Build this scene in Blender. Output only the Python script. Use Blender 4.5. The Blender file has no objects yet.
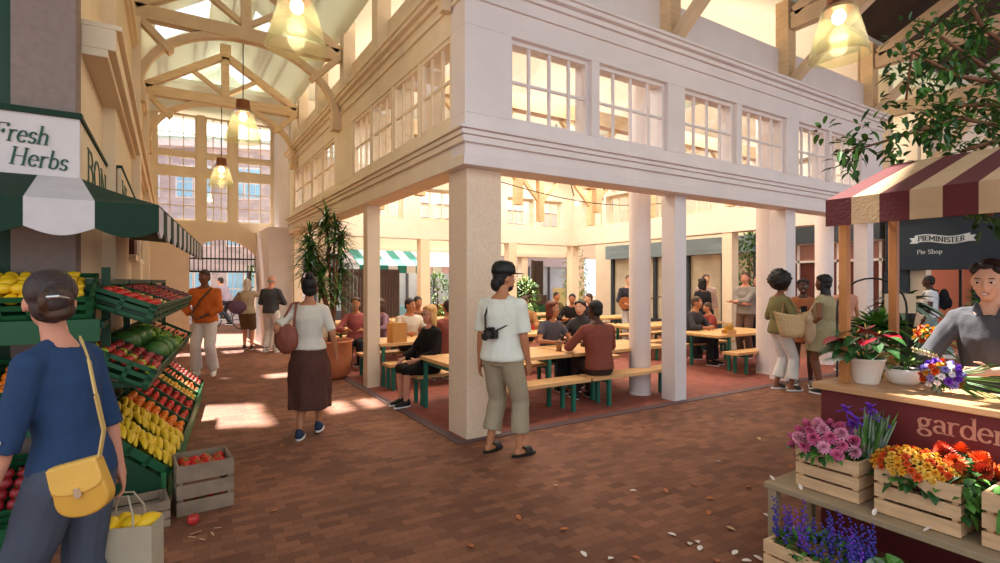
import bpy, math, random
from mathutils import Vector as V, Matrix, noise
random.seed(7)
C = bpy.context.scene.collection
R = math.radians
PI = math.pi
PH = math.atan(330/526)
def S(h, k=1.0):
    h = h.lstrip('#'); c = [int(h[i:i+2], 16)/255 for i in (0, 2, 4)]
    return tuple(min(1, k*((x/12.92) if x <= .04045 else ((x+.055)/1.055)**2.4)) for x in c) + (1,)
# ---------------------------------------------------------------- materials
MATS = {}
def mat(name, col, rough=.6, var=.0, scale=6, bump=0, metal=0, bscale=60, stretch=None, spec=.4, trans=0, emit=None, sss=0):
    if name in MATS: return MATS[name]
    m = bpy.data.materials.new(name); m.use_nodes = True; MATS[name] = m
    n = m.node_tree.nodes; l = m.node_tree.links; b = n['Principled BSDF']
    c = S(col) if isinstance(col, str) else tuple(col)
    b.inputs['Base Color'].default_value = c; b.inputs['Roughness'].default_value = rough
    b.inputs['Metallic'].default_value = metal; b.inputs['Specular IOR Level'].default_value = spec
    if trans: b.inputs['Transmission Weight'].default_value = trans
    if sss: b.inputs['Subsurface Weight'].default_value = 0
    if emit: b.inputs['Emission Color'].default_value = c; b.inputs['Emission Strength'].default_value = emit
    if var or bump:
        tc = n.new('ShaderNodeTexCoord'); mp = n.new('ShaderNodeMapping'); l.new(tc.outputs['Object'], mp.inputs[0])
        if stretch: mp.inputs['Scale'].default_value = stretch
    if var:
        t = n.new('ShaderNodeTexNoise'); t.inputs['Scale'].default_value = scale; t.inputs['Detail'].default_value = 5
        l.new(mp.outputs[0], t.inputs['Vector'])
        mx = n.new('ShaderNodeMix'); mx.data_type = 'RGBA'
        mx.inputs[6].default_value = tuple(x*(1-var) for x in c[:3])+(1,); mx.inputs[7].default_value = tuple(min(1, x*(1+var*.6)) for x in c[:3])+(1,)
        cr = n.new('ShaderNodeMapRange'); cr.inputs[1].default_value = .3; cr.inputs[2].default_value = .7
        l.new(t.outputs[0], cr.inputs[0]); l.new(cr.outputs[0], mx.inputs[0]); l.new(mx.outputs[2], b.inputs['Base Color'])
    if bump:
        t2 = n.new('ShaderNodeTexNoise'); t2.inputs['Scale'].default_value = bscale; t2.inputs['Detail'].default_value = 3
        bp = n.new('ShaderNodeBump'); bp.inputs['Strength'].default_value = bump; bp.inputs['Distance'].default_value = .01
        l.new(mp.outputs[0], t2.inputs['Vector']); l.new(t2.outputs[0], bp.inputs['Height']); l.new(bp.outputs[0], b.inputs['Normal'])
    return m
def brickmat(name, c1, c2, mortar, sx, row, bw, msize=.012, rot=0, bump=.4, rough=.75, wall=False, gloss=.3):
    m = bpy.data.materials.new(name); m.use_nodes = True
    n = m.node_tree.nodes; l = m.node_tree.links; b = n['Principled BSDF']; b.inputs['Roughness'].default_value = rough
    b.inputs['Specular IOR Level'].default_value = gloss
    tc = n.new('ShaderNodeTexCoord'); mp = n.new('ShaderNodeMapping'); l.new(tc.outputs['Object'], mp.inputs[0])
    if wall: mp.inputs['Rotation'].default_value = (R(-90) if wall == 'y' else R(-90), 0, 0)
    else: mp.inputs['Rotation'].default_value = (0, 0, rot)
    src = mp.outputs[0]
    br = n.new('ShaderNodeTexBrick'); br.inputs['Scale'].default_value = 1
    br.inputs['Color1'].default_value = S(c1); br.inputs['Color2'].default_value = S(c2); br.inputs['Mortar'].default_value = S(mortar)
    br.inputs['Brick Width'].default_value = bw; br.inputs['Row Height'].default_value = row; br.inputs['Mortar Size'].default_value = msize*row*1.3
    br.inputs['Mortar Smooth'].default_value = .3
    l.new(src, br.inputs['Vector'])
    t = n.new('ShaderNodeTexNoise'); t.inputs['Scale'].default_value = 1.3; t.inputs['Detail'].default_value = 8; l.new(tc.outputs['Object'], t.inputs['Vector'])
    hs = n.new('ShaderNodeHueSaturation'); mr = n.new('ShaderNodeMapRange'); mr.inputs[1].default_value = .3; mr.inputs[2].default_value = .7; mr.inputs[3].default_value = .78; mr.inputs[4].default_value = 1.18
    l.new(t.outputs[0], mr.inputs[0]); l.new(mr.outputs[0], hs.inputs['Value']); l.new(br.outputs['Color'], hs.inputs['Color']); l.new(hs.outputs[0], b.inputs['Base Color'])
    bp = n.new('ShaderNodeBump'); bp.inputs['Strength'].default_value = bump; bp.inputs['Distance'].default_value = .006; bp.invert = True
    l.new(br.outputs['Fac'], bp.inputs['Height'])
    l.new(bp.outputs[0], b.inputs['Normal'])
    return m
def glassmat(name, tint=(.95, .97, 1), gl=.12, alpha=.0, rough=.02):
    m = bpy.data.materials.new(name); m.use_nodes = True; MATS[name] = m
    n = m.node_tree.nodes; l = m.node_tree.links; n.remove(n['Principled BSDF'])
    o = n['Material Output']; tr = n.new('ShaderNodeBsdfTransparent'); tr.inputs[0].default_value = tint+(1,)
    g = n.new('ShaderNodeBsdfGlossy'); g.inputs['Roughness'].default_value = rough
    fr = n.new('ShaderNodeLayerWeight'); pw = n.new('ShaderNodeMath'); pw.operation = 'POWER'; pw.inputs[1].default_value = 4; l.new(fr.outputs['Facing'], pw.inputs[0]); m_ = n.new('ShaderNodeMath'); m_.operation = 'MULTIPLY_ADD'; m_.inputs[1].default_value = .6; m_.inputs[2].default_value = .03; l.new(pw.outputs[0], m_.inputs[0]); mx = n.new('ShaderNodeMixShader')
    l.new(m_.outputs[0], mx.inputs[0]); l.new(tr.outputs[0], mx.inputs[1]); l.new(g.outputs[0], mx.inputs[2])
    out = mx.outputs[0]
    if alpha:
        d = n.new('ShaderNodeBsdfTranslucent'); d.inputs[0].default_value = tint+(1,)
        d2 = n.new('ShaderNodeBsdfDiffuse'); d2.inputs[0].default_value = tint+(1,)
        m3 = n.new('ShaderNodeMixShader'); l.new(d.outputs[0], m3.inputs[1]); l.new(d2.outputs[0], m3.inputs[2])
        m2 = n.new('ShaderNodeMixShader'); m2.inputs[0].default_value = alpha
        l.new(mx.outputs[0], m2.inputs[1]); l.new(m3.outputs[0], m2.inputs[2]); out = m2.outputs[0]
    l.new(out, o.inputs[0]); return m
CREAM = mat('painted_cream', '#ecd9bd', .62, .05, 3, .12, bscale=25)
CREAMW = mat('painted_warm_timber', '#ecd8bc', .55, .08, 3, .1, bscale=30)
WHITEP = mat('painted_pale', '#e6dad5', .6, .05, 2.5, .12, bscale=20)
TIMBER = mat('pale_timber', '#e3c295', .55, .12, 4, .1, stretch=(1, 1, 6))
TRUSSM = mat('truss_timber', '#dcc09c', .55, .1, 4, .1)
DKTIMBER = mat('brown_timber', '#a5673a', .5, .2, 5, .15)
CEIL = mat('ceiling_boards', '#e6e6d6', .7, .03, 2)
CEILT = mat('translucent_roof_panels', '#e9eadb', .7)
_n = CEILT.node_tree; _tr = _n.nodes.new('ShaderNodeBsdfTranslucent'); _tr.inputs[0].default_value = S('#e9eadb'); _mx = _n.nodes.new('ShaderNodeMixShader'); _mx.inputs[0].default_value = .22
_n.links.new(_n.nodes['Principled BSDF'].outputs[0], _mx.inputs[1]); _n.links.new(_tr.outputs[0], _mx.inputs[2]); _n.links.new(_mx.outputs[0], _n.nodes['Material Output'].inputs[0])
DARKROOF = mat('dark_roof_boards', '#3c2e26', .7, .15, 3)
STONE = mat('corner_column_render', '#e9cfb2', .75, .1, 45, .25, bscale=120)
PIERM = mat('grey_brown_render', '#8d7b72', .8, .12, 20, .2)
TOPW = mat('table_wood', '#dcaa70', .45, .15, 3, .08, stretch=(.6, 8, 8))
GREENM = mat('green_metal', '#1c6b58', .4)
DGREEN = mat('dark_green_plastic', '#14502c', .45, .06, 8)
DGREEN2 = mat('dark_green_paint', '#0e3b22', .5, .06, 8)
WGREEN = mat('awning_green', '#08301d', .75, .06, 10, .1)
WWHITE = mat('awning_white', '#cfc7c6', .75, .06, 10, .1)
MAROON = mat('maroon_paint', '#6d2a2a', .5, .08, 3)
REDAWN = mat('awning_red', '#541413', .75, .12, 7, .15)
TANAWN = mat('awning_tan', '#b5936d', .75, .1, 7, .15)
SIGNW = mat('sign_white', '#d9cfca', .65, .05, 8)
NAVY = mat('navy_shopfront', '#1d2d3b', .45, .1, 2)
GLASS = glassmat('clear_glass')
AMBER = glassmat('amber_glass', (.95, .94, .78), alpha=.06, rough=.15)
BLUEG = mat('blue_glass', '#8fc2de', .08, .15, 1.5, spec=.8)
DARKG = mat('dark_glass', '#3c4852', .08, .2, 1.5, spec=.8)
IRON = mat('black_iron', '#2b2622', .5)
BLACK = mat('black_matte', '#15140f', .5)
BROWNP = mat('brown_panels', '#4b3a33', .6, .1, 5)
COPPER = mat('copper_cap', '#8e5a3e', .35, metal=.7)
BULB = mat('glowing_bulb', (1, .88, .68, 1), emit=9)
TERRA = mat('terracotta', '#cf7d52', .7, .1, 6, .1)
LEAF = mat('leaf_green', '#4d7c2e', .5, .35, 14)
LEAFD = mat('leaf_dark', '#2f5626', .45, .35, 14)
LEAFL = mat('leaf_light', '#86a650', .5, .3, 14)
LEAFS = mat('leaf_sage', '#7d9078', .6, .3, 14)
BARK = mat('bark', '#7a5138', .8, .25, 20, .4)
CRATEW = mat('crate_pale_wood', '#dab287', .65, .2, 6, .2, stretch=(1, 1, 5))
CRATEO = mat('crate_weathered_wood', '#8a7560', .75, .25, 8, .3)
BENCHW = mat('weathered_bench', '#a08a6c', .6, .18, 5, .2)
POTW = mat('white_glazed_pot', '#e9e2d6', .4, .06, 8)
KRAFT = mat('kraft_paper', '#c98e4b', .8, .1, 10)
SOIL = mat('soil', '#2e2018', .9, .3, 30, .5)
# ---------------------------------------------------------------- mesh builder
def frame(d, up=V((0, 0, 1))):
    d = V(d).normalized(); u = V(up)
    if abs(d.dot(u.normalized())) > .98: u = V((0, 1, 0))
    x = u.cross(d).normalized(); y = d.cross(x).normalized()
    return x, y, d
class MB:
    def __init__(s): s.v = []; s.f = []; s.m = []
    def add(s, vs, fs, mi=0):
        o = len(s.v); s.v += [tuple(p) for p in vs]; s.f += [tuple(i+o for i in f) for f in fs]; s.m += [mi]*len(fs); return s
    def box(s, c, d, mi=0, M=None):
        x, y, z = [q/2 for q in d]; vs = [V((a*x, b*y, e*z)) for a in (-1, 1) for b in (-1, 1) for e in (-1, 1)]
        if M is not None: vs = [M @ p for p in vs]
        vs = [p+V(c) for p in vs]
        return s.add(vs, [(0, 1, 3, 2), (4, 6, 7, 5), (0, 4, 5, 1), (2, 3, 7, 6), (0, 2, 6, 4), (1, 5, 7, 3)], mi)
    def b(s, x0, x1, y0, y1, z0, z1, mi=0):
        return s.box(((x0+x1)/2, (y0+y1)/2, (z0+z1)/2), (abs(x1-x0), abs(y1-y0), abs(z1-z0)), mi)
    def bar(s, p, q, w, h, mi=0, up=(0, 0, 1)):
        p = V(p); q = V(q); x, y, d = frame(q-p, up); M = Matrix((x, y, d)).transposed()
        return s.box((p+q)/2, (w, h, (q-p).length), mi, M)
    def tube(s, pts, rs, n=8, mi=0, caps=True):
        pts = [V(p) for p in pts]
        if not isinstance(rs, (list, tuple)): rs = [rs]*len(pts)
        vs = []; fs = []; px = None
        for i, p in enumerate(pts):
            d = (pts[min(i+1, len(pts)-1)]-pts[max(i-1, 0)]).normalized()
            if px is None: x, y, _ = frame(d)
            else:
                x = px-d*px.dot(d); x = x.normalized() if x.length > 1e-6 else frame(d)[0]; y = d.cross(x)
            px = x
            vs += [p+(x*math.cos(2*PI*k/n)+y*math.sin(2*PI*k/n))*rs[i] for k in range(n)]
        for i in range(len(pts)-1):
            for k in range(n): a = i*n+k; b = i*n+(k+1) % n; fs.append((a, b, b+n, a+n))
        if caps: fs.append(tuple(range(n-1, -1, -1))); fs.append(tuple((len(pts)-1)*n+k for k in range(n)))
        return s.add(vs, fs, mi)
    def rings(s, rings, mi=0, cap0=True, cap1=True):
        n = len(rings[0]); vs = [p for r in rings for p in r]; fs = []
        for i in range(len(rings)-1):
            for k in range(n): a = i*n+k; b = i*n+(k+1) % n; fs.append((a, b, b+n, a+n))
        if cap0: fs.append(tuple(range(n-1, -1, -1)))
        if cap1: fs.append(tuple((len(rings)-1)*n+k for k in range(n)))
        return s.add(vs, fs, mi)
    def lathe(s, prof, c=(0, 0, 0), n=20, mi=0, cap0=True, cap1=True):
        return s.rings([[V((r*math.cos(2*PI*k/n)+c[0], r*math.sin(2*PI*k/n)+c[1], z+c[2])) for k in range(n)] for r, z in prof], mi, cap0, cap1)
    def ell(s, c, r, mi=0, M=None, n=12, m=8):
        if not isinstance(r, (list, tuple)): r = (r, r, r)
        vs = []; fs = []
        for i in range(m+1):
            t = PI*i/m; t = min(max(t, .02), PI-.02)
            for k in range(n):
                p = V((r[0]*math.sin(t)*math.cos(2*PI*k/n), r[1]*math.sin(t)*math.sin(2*PI*k/n), -r[2]*math.cos(t)))
                vs.append((M @ p if M is not None else p)+V(c))
        for i in range(m):
            for k in range(n): a = i*n+k; b = i*n+(k+1) % n; fs.append((a, b, b+n, a+n))
        fs.append(tuple(range(n-1, -1, -1))); fs.append(tuple(m*n+k for k in range(n)))
        return s.add(vs, fs, mi)
    def cap(s, p, q, r0, r1, n=12, mi=0):
        p = V(p); q = V(q)
        if (q-p).length < 1e-4: return s.ell(p, r0, mi)
        x, y, d = frame(q-p); rg = []
        prof = [(-math.sin(a)*r0, math.cos(a)*r0) for a in (1.5, 1.0, .5)]+[(0, r0)]
        L = (q-p).length
        prof += [(L, r1)]+[(L+math.sin(a)*r1, math.cos(a)*r1) for a in (.5, 1.0, 1.5)]
        for t, r in prof: rg.append([p+d*t+(x*math.cos(2*PI*k/n)+y*math.sin(2*PI*k/n))*r for k in range(n)])
        return s.rings(rg, mi)
    def cone(s, p, q, r0, r1, n=14, mi=0):
        p = V(p); q = V(q); x, y, d = frame(q-p); L = (q-p).length
        prof = [(-math.sin(a)*r0, math.cos(a)*r0) for a in (1.5, 1.0, .5)]+[(0, r0), (L, r1)]
        return s.rings([[p+d*t+(x*math.cos(2*PI*k/n)+y*math.sin(2*PI*k/n))*r for k in range(n)] for t, r in prof], mi)
    def prism(s, poly, ext, mi=0):
        a = [V(p) for p in poly]; e = V(ext); n = len(a)
        return s.add(a+[p+e for p in a], [tuple(range(n-1, -1, -1)), tuple(range(n, 2*n))]+[(i, (i+1) % n, (i+1) % n+n, i+n) for i in range(n)], mi)
    def build(s, name, mats, parent=None, smooth=False, bevel=0, loc=None, rz=0):
        me = bpy.data.meshes.new(name); me.from_pydata(s.v, [], s.f)
        for m in (mats if isinstance(mats, (list, tuple)) else [mats]): me.materials.append(m)
        if any(s.m): me.polygons.foreach_set('material_index', s.m)
        if smooth: me.polygons.foreach_set('use_smooth', [True]*len(me.polygons))
        me.update()
        o = bpy.data.objects.new(name, me); C.objects.link(o)
        if parent is not None: o.parent = parent
        if loc is not None: o.location = loc
        if rz: o.rotation_euler = (0, 0, rz)
        if bevel:
            bv = o.modifiers.new('bevel', 'BEVEL'); bv.width = bevel; bv.segments = 2; bv.limit_method = 'ANGLE'
        return o
def fixn(o):
    import bmesh
    bm = bmesh.new(); bm.from_mesh(o.data); bmesh.ops.recalc_face_normals(bm, faces=bm.faces); bm.to_mesh(o.data); bm.free(); return o
def tag(o, label, cat, group=None, kind=None):
    o['label'] = label; o['category'] = cat
    if group: o['group'] = group
    if kind: o['kind'] = kind
    return o
def thing(name, label, cat, loc=(0, 0, 0), rz=0, group=None, M=None):
    o = bpy.data.objects.new(name, None); C.objects.link(o); o.empty_display_size = .1
    if M is not None: o.matrix_world = M
    else: o.location = loc; o.rotation_euler = (0, 0, rz)
    return tag(o, label, cat, group)
def struct(o): o['kind'] = 'structure'; return o
KIDS = {}
def kids(o): return [c for c in bpy.data.objects if c.parent == o]
def dup(o, parent=None, ch=None):
    c = o.copy(); C.objects.link(c)
    if parent is not None: c.parent = parent
    if ch is None: ch = treeof(o)
    for k, sub in ch: dup(k, c, sub)
    return c
def treeof(o): return [(k, treeof(k)) for k in kids(o)]
def bake(mb, name, m, parent, vox=.012, sm=4, wrinkle=0, wsc=9, mats=None):
    me = bpy.data.meshes.new(name); me.from_pydata(mb.v, [], mb.f); me.update()
    o = bpy.data.objects.new(name, me); C.objects.link(o)
    r = o.modifiers.new('r', 'REMESH'); r.mode = 'VOXEL'; r.voxel_size = vox
    q = o.modifiers.new('s', 'SMOOTH'); q.factor = .5; q.iterations = sm
    dg = bpy.context.evaluated_depsgraph_get(); dg.update()
    me2 = bpy.data.meshes.new_from_object(o.evaluated_get(dg)); o.modifiers.clear(); o.data = me2; bpy.data.meshes.remove(me)
    if wrinkle:
        ns = [v.normal.copy() for v in me2.vertices]
        for v, nn in zip(me2.vertices, ns):
            p = v.co; a = noise.noise(V((p.x*wsc, p.y*wsc, p.z*wsc*.45)))+.5*noise.noise(V((p.x*wsc*2.3, p.y*wsc*2.3, p.z*wsc)))
            v.co = p+nn*a*wrinkle
    me2.polygons.foreach_set('use_smooth', [True]*len(me2.polygons)); me2.name = name
    me2.materials.clear(); me2.materials.append(m)
    if parent is not None: o.parent = parent
    return o
# ================================================================ SETTING
XL, YE = -.45, 15.6           # left aisle wall, end wall
PX0, PX1, PY0, PY1 = 2.45, 11.35, 4.55, 13.5   # pavilion outline
PAVE = brickmat('brick_pavers', '#8c5b41', '#6c4330', '#40271d', 1, .075, .14, rot=R(2))
PAVE2 = brickmat('brick_floor_pavilion', '#9a5748', '#86493d', '#6b3c33', 1, .075, .14, rot=0, bump=.2)
f = MB(); f.b(-14, 40, -6, 45, -.1, 0); struct(f.build('floor', PAVE))
f = MB(); f.b(PX0+.05, PX1-.05, PY0+.16, PY1-.05, 0, .006); struct(f.build('floor_pavilion', PAVE2))
KERB = mat('kerb_stone', '#5e4446', .6, .15, 8)
f = MB(); f.b(PX0-.06, PX1+.05, PY0+.03, PY0+.16, 0, .009); f.b(PX0-.06, PX0+.05, PY0+.16, PY1, 0, .009); struct(f.build('trim_1', KERB))
# ---- pavilion facade: T maps (along, outward, z) -> world
def facade(name, T, L, groups, mwall, main=True):
    w = MB(); s0 = 0 if main else .302; e0 = L if main else L-.302; k = 1 if main else 0
    def B(a0, a1, o0, o1, z0, z1, mi=0):
        p = [T(a, o, z) for a in (a0, a1) for o in (o0, o1) for z in (z0, z1)]
        xs, ys, zs = zip(*p); w.b(min(xs), max(xs), min(ys), max(ys), min(zs), max(zs), mi)
    zb, zt = 3.27, 4.14
    B(s0, e0, -.30, 0, 2.75, zb); B(s0, e0, -.30, 0, zt, 4.61)
    # mouldings
    for o, za, zc in ((.02, 2.75, 2.86), (.035, 2.97, 3.04), (.06, 3.04, 3.09), (.09, 3.09, 3.125), (.03, 4.40, 4.44), (.04, 4.55, 4.61), (.10, 4.61, 4.66), (.13, 4.66, 4.70)): B(-o*k+.001*(1-k), L+o*k-.001*(1-k), 0, o, za, zc)
    B(s0, e0, -.30, 0, 4.61, 4.70)
    B(s0, e0, -.28, -.17, 4.70, 5.30 if name in ('wall_front', 'wall_left_pavilion') else 5.98)          # parapet boarding
    edges = [s0]+[e for g in groups for e in (g[0], g[1])]+[e0]
    for i in range(0, len(edges), 2):
        if edges[i+1]-edges[i] > .01: B(edges[i], edges[i+1], -.30, 0, zb, zt)
    for g in groups:                            # raised surround of each pair
        pass
    o = w.build(name, mwall, bevel=.006); struct(o)
    return zb, zt
WIN = [0]
def window(T, a0, a1, z0, z1, nx, nz, mframe, o0=-.12, glass=GLASS, fw=.045, mw=.028):
    WIN[0] += 1
    def B(w, a0, a1, p0, p1, z0, z1):
        p = [T(a, o, z) for a in (a0, a1) for o in (p0, p1) for z in (z0, z1)]
        xs, ys, zs = zip(*p); w.b(min(xs), max(xs), min(ys), max(ys), min(zs), max(zs))
    w = MB(); d = .06
    B(w, a0, a0+fw, o0, o0+d, z0, z1); B(w, a1-fw, a1, o0, o0+d, z0, z1); B(w, a0+fw, a1-fw, o0, o0+d, z0, z0+fw); B(w, a0+fw, a1-fw, o0, o0+d, z1-fw, z1)
    fr = struct(w.build('window_%d' % WIN[0], mframe))
    m = MB()
    for i in range(1, nx): a = a0+(a1-a0)*i/nx; B(m, a-mw/2, a+mw/2, o0+.012, o0+.045, z0+fw, z1-fw)
    for i in range(1, nz): z = z0+(z1-z0)*i/nz; B(m, a0+fw, a1-fw, o0+.014, o0+.043, z-mw/2, z+mw/2)
    m.build('muntins', mframe, fr)
    g = MB(); B(g, a0+fw, a1-fw, o0+.026, o0+.032, z0+fw, z1-fw); g.build('pane', glass, fr)
    return fr
TF = lambda a, o, z: (PX0+a, PY0-o, z)
TLf = lambda a, o, z: (PX0-o, PY0+a, z)
TB = lambda a, o, z: (PX0+a, PY1+o, z)
TR = lambda a, o, z: (PX1+o, PY0+a, z)
L1, L2 = PX1-PX0, PY1-PY0
gF = [(.55, 1.65), (1.77, 2.94), (3.27, 4.39), (4.51, 5.67), (6.01, 6.96), (7.03, 8.08)]
gL = [(.33, 1.13), (1.17, 2.0), (2.05, 2.87), (2.91, 3.75), (4.85, 5.7), (5.75, 6.6), (6.65, 7.5), (7.55, 8.4)]
gB = [(.5, 1.6), (1.75, 2.8), (3.3, 4.4), (4.5, 5.6), (6.1, 7.1), (7.2, 8.2)]
facade('wall_front', TF, L1, gF, WHITEP); facade('wall_left_pavilion', TLf, L2, gL, CREAMW, False)
CRI = mat('interior_cream', '#efe4d4', .6, .04, 3); facade('wall_back', TB, L1, gB, CRI); facade('wall_right', TR, L2, gB, CRI, False)
for a, b in gF: window(TF, a, b, 3.27, 4.14, 4, 2, WHITEP)
for a, b in gL: window(TLf, a, b, 3.27, 4.14, 3 if a < 4 else 2, 2, CREAMW, o0=-.08)
for a, b in gB: window(TB, a, b, 3.3, 4.12, 3, 2, CREAM)
for a, b in gB: window(TR, a, b, 3.3, 4.12, 3, 2, CREAM)
# square columns
def sqcol(x0, y0, w, m, label, group=None, h=2.75, name='square_column', top=None):
    t = thing(name, label, 'column', (x0+w/2, y0+w/2, 0), 0, group)
    b = MB(); b.b(-w/2, w/2, -w/2, w/2, 0, h); b.build('shaft', m, t, bevel=.008)
    return t
sqcol(2.53, 4.66, .41, STONE, 'thick square buff column at the near corner of the pavilion')
sqcol(5.68, 4.68, .23, WHITEP, 'slim square cream column right of the corner column, paired with a round one')
sqcol(8.32, 4.68, .28, WHITEP, 'square pale column directly behind the three chatting women')
sqcol(11.05, 4.68, .24, WHITEP, 'square pale column at the far right end of the pavilion front')
for i, y in enumerate((7.72, 10.65, 13.2)):
    sqcol(2.5, y, .20, CREAM, ['square cream column beside the near end of the picnic tables on the aisle side', 'square cream column just beyond the potted tree', 'square cream column at the far end of the aisle side of the pavilion'][i])
for i, x in enumerate((5.75, 8.6, 11.05)): sqcol(x, 13.2, .28, CREAM, ['square cream column at the back of the pavilion, left of the corner column', 'square cream back column of the pavilion seen beside the capped man', 'square cream column at the back right corner of the pavilion'][i])
for i, y in enumerate((7.5, 10.4)): sqcol(11.07, y, .26, CREAM, ['square cream column on the right side of the pavilion, nearer of two', 'square cream column on the right side of the pavilion, farther of two'][i])
def rcol(x, y, r, label):
    t = thing('round_column', label, 'column', (x, y, 0))
    b = MB(); b.lathe([(r*1.05, 0), (r*1.05, .03), (r, .04), (r, 4.5), (r*1.1, 4.55)], n=32); b.build('shaft', WHITEP, t, smooth=False)
    for p in t.children: pass
    return t
rcol(5.66, 5.28, .15, 'round cream column beside the slim square one in the middle of the pavilion front')
rcol(8.80, 5.30, .16, 'round cream column left of the chatting women, wicker bag before it')
rcol(10.75, 5.3, .16, 'round cream column behind the woman in the sage dress')
# pavilion cross beams with hanging posts, lantern roof
for i, y in enumerate((6.9, 9.1, 11.3)):
    t = thing('ceiling_beam', ['yellow timber beam with hanging posts nearest the pavilion front', 'yellow timber beam with hanging posts across the middle of the pavilion', 'yellow timber beam with hanging posts towards the pavilion back'][i], 'beam', (PX0+.3, y, 0))
    b = MB(); b.b(0, L1-.6, -.09, .09, 4.3, 4.55); b.build('beam', TIMBER, t)
    for x in (1.2, 3.4, 5.6, 7.4):
        b = MB(); b.b(x-.08, x+.08, -.08, .08, 3.2, 4.3); b.build('hanging_post', TIMBER, t)
        b = MB(); b.bar((x, 0, 3.7), (x+.6, 0, 4.3), .08, .1); b.bar((x, 0, 3.7), (x-.6, 0, 4.3), .08, .1); b.build('brace', TIMBER, t)
LANT = MB()
ex = .35; xa, xb, ya, yb = PX0-.05, PX1+.05, PY0-.0, PY1+.05; ze = 6.0; zr = 8.2; rx0, rx1, ry = xa+3.4, xb-3.4, (ya+yb)/2
def slab(mb, pts, th, mi=0): mb.prism(pts, (0, 0, th), mi)
slab(LANT, [(xa, ya, ze), (xb, ya, ze), (rx1, ry, zr), (rx0, ry, zr)], .12); slab(LANT, [(xb, yb, ze), (xa, yb, ze), (rx0, ry, zr), (rx1, ry, zr)], .12)
slab(LANT, [(xa, yb, ze), (xa, ya, ze), (rx0, ry, zr)], .12); slab(LANT, [(xb, ya, ze), (xb, yb, ze), (rx1, ry, zr)], .12)
struct(fixn(LANT.build('ceiling', CEIL)))
# roof posts above the facade with curved braces
def arcpts(p, q, bulge, n=8):
    p = V(p); q = V(q); b = V(bulge); return [p.lerp(q, i/n)+b*math.sin(PI*i/n) for i in range(n+1)]
def curvebar(mb, pts, w, h, mi=0, side=(1, 0, 0)):
    s = V(side); rg = []
    for i, p in enumerate(pts):
        d = (V(pts[min(i+1, len(pts)-1)])-V(pts[max(i-1, 0)])).normalized(); u = s.cross(d).normalized()
        rg.append([V(p)+s*a*w/2+u*b*h/2 for a, b in ((-1, -1), (1, -1), (1, 1), (-1, 1))])
    mb.rings(rg, mi)
for i, x in enumerate((2.62, 5.55, 8.29, 11.1)):
    t = thing('roof_post', ['short timber post on the corner above the pavilion windows', 'timber post above the first pair of pavilion windows', 'timber post above the second pair of pavilion windows', 'timber post above the last pavilion windows at the facade end'][i], 'post', (x, PY0+.02, 0))
    b = MB(); b.b(-.11, .11, 0, .2, 4.7, 6.02); b.build('post', TIMBER if i else CREAMW, t)
for i, y in enumerate((5.6, 7.3, 9.0, 10.8, 12.6)):
    t = thing('roof_post', ['timber post on the aisle parapet nearest the corner', 'timber post on the aisle parapet, second from the corner', 'timber post on the aisle parapet under the nearer arched truss', 'timber post on the aisle parapet behind the nearer truss', 'timber post on the aisle parapet under the farther arched truss'][i], 'post', (PX0+.12, y, 0))
    b = MB(); b.b(-.1, .1, -.12, .12, 4.7, 6.02); b.build('post', CREAMW, t)
# ---- left aisle walls
CRW = mat('cream_wall', '#e9d4b2', .65, .05, 2, .1, bscale=20)
w = MB(); w.b(XL-.3, XL, 6.4, YE, 0, 6.1); w.b(XL-.4, XL-.11, 4.97, 6.4, 0, 6.1)
for z0, z1, o in ((3.30, 3.36, .05), (3.36, 3.52, .10), (3.52, 3.56, .14), (4.85, 4.9, .04), (4.9, 5.0, .08)): w.b(XL-.11, XL+o, 4.97, YE, z0, z1)
struct(w.build('wall_left', CRW, bevel=.006))
w = MB()
for y in (9.03, 12.6): w.b(XL, XL+.1, y-.14, y+.14, 0, 5.3)
struct(w.build('trim_2', CREAMW))
w = MB(); w.b(-.90, -.56, 4.70, 4.96, 0, 6.6); struct(w.build('wall_left_pier', PIERM))
w = MB(); w.b(-4.5, -.905, 4.75, 5.1, 0, 6.0); struct(w.build('wall_left_green', DGREEN2))
# end wall with arch and glazed lattice
w = MB(); XR = PX0+.1
def endwall():
    n = 16; x0, x1 = .42, 1.98; zs, zc = 2.32, 2.72
    arch = [(x0+(x1-x0)*i/n, zs+(zc-zs)*math.sin(PI*i/n)**.8) for i in range(n+1)]
    w.b(XL, x0, YE, YE+.35, 0, 3.05); w.b(x1, XR, YE, YE+.35, 0, 3.05)
    for (a, za), (b, zb) in zip(arch, arch[1:]): w.prism([(a, YE, za), (b, YE, zb), (b, YE, 3.05), (a, YE, 3.05)], (0, .35, 0))
    w.b(XL, XR, YE, YE+.2, 3.05, 3.15)
    for x in (XL+.06, .68, 1.42, XR-.07): w.b(x-.09, x+.09, YE+.02, YE+.2, 3.1, 5.9)
    w.b(XL, XR, YE+.03, YE+.19, 4.32, 4.5); w.b(XL, XR, YE+.03, YE+.19, 4.82, 4.9)
endwall(); struct(fixn(w.build('wall_end', CREAM)))
TE = lambda a, o, z: (a, YE+.1-o, z)
for a, b in ((XL+.15, .59), (.77, 1.33), (1.51, XR-.16)):
    window(TE, a, b, 3.15, 4.32, 3, 3, CREAM, o0=-.02, mw=.025); window(TE, a, b, 4.5, 4.82, 3, 1, CREAM, o0=-.02, mw=.025); window(TE, a, b, 4.9, 5.88, 3, 2, CREAM, o0=-.02, mw=.02)
w = MB(); w.b(1.98, XR+.1, 13.5, YE, 0, 2.9); w.b(PX0-.02, PX0+.3, 13.5, YE, 2.9, 6.0); struct(w.build('wall_right_end', WHITEP))
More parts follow.
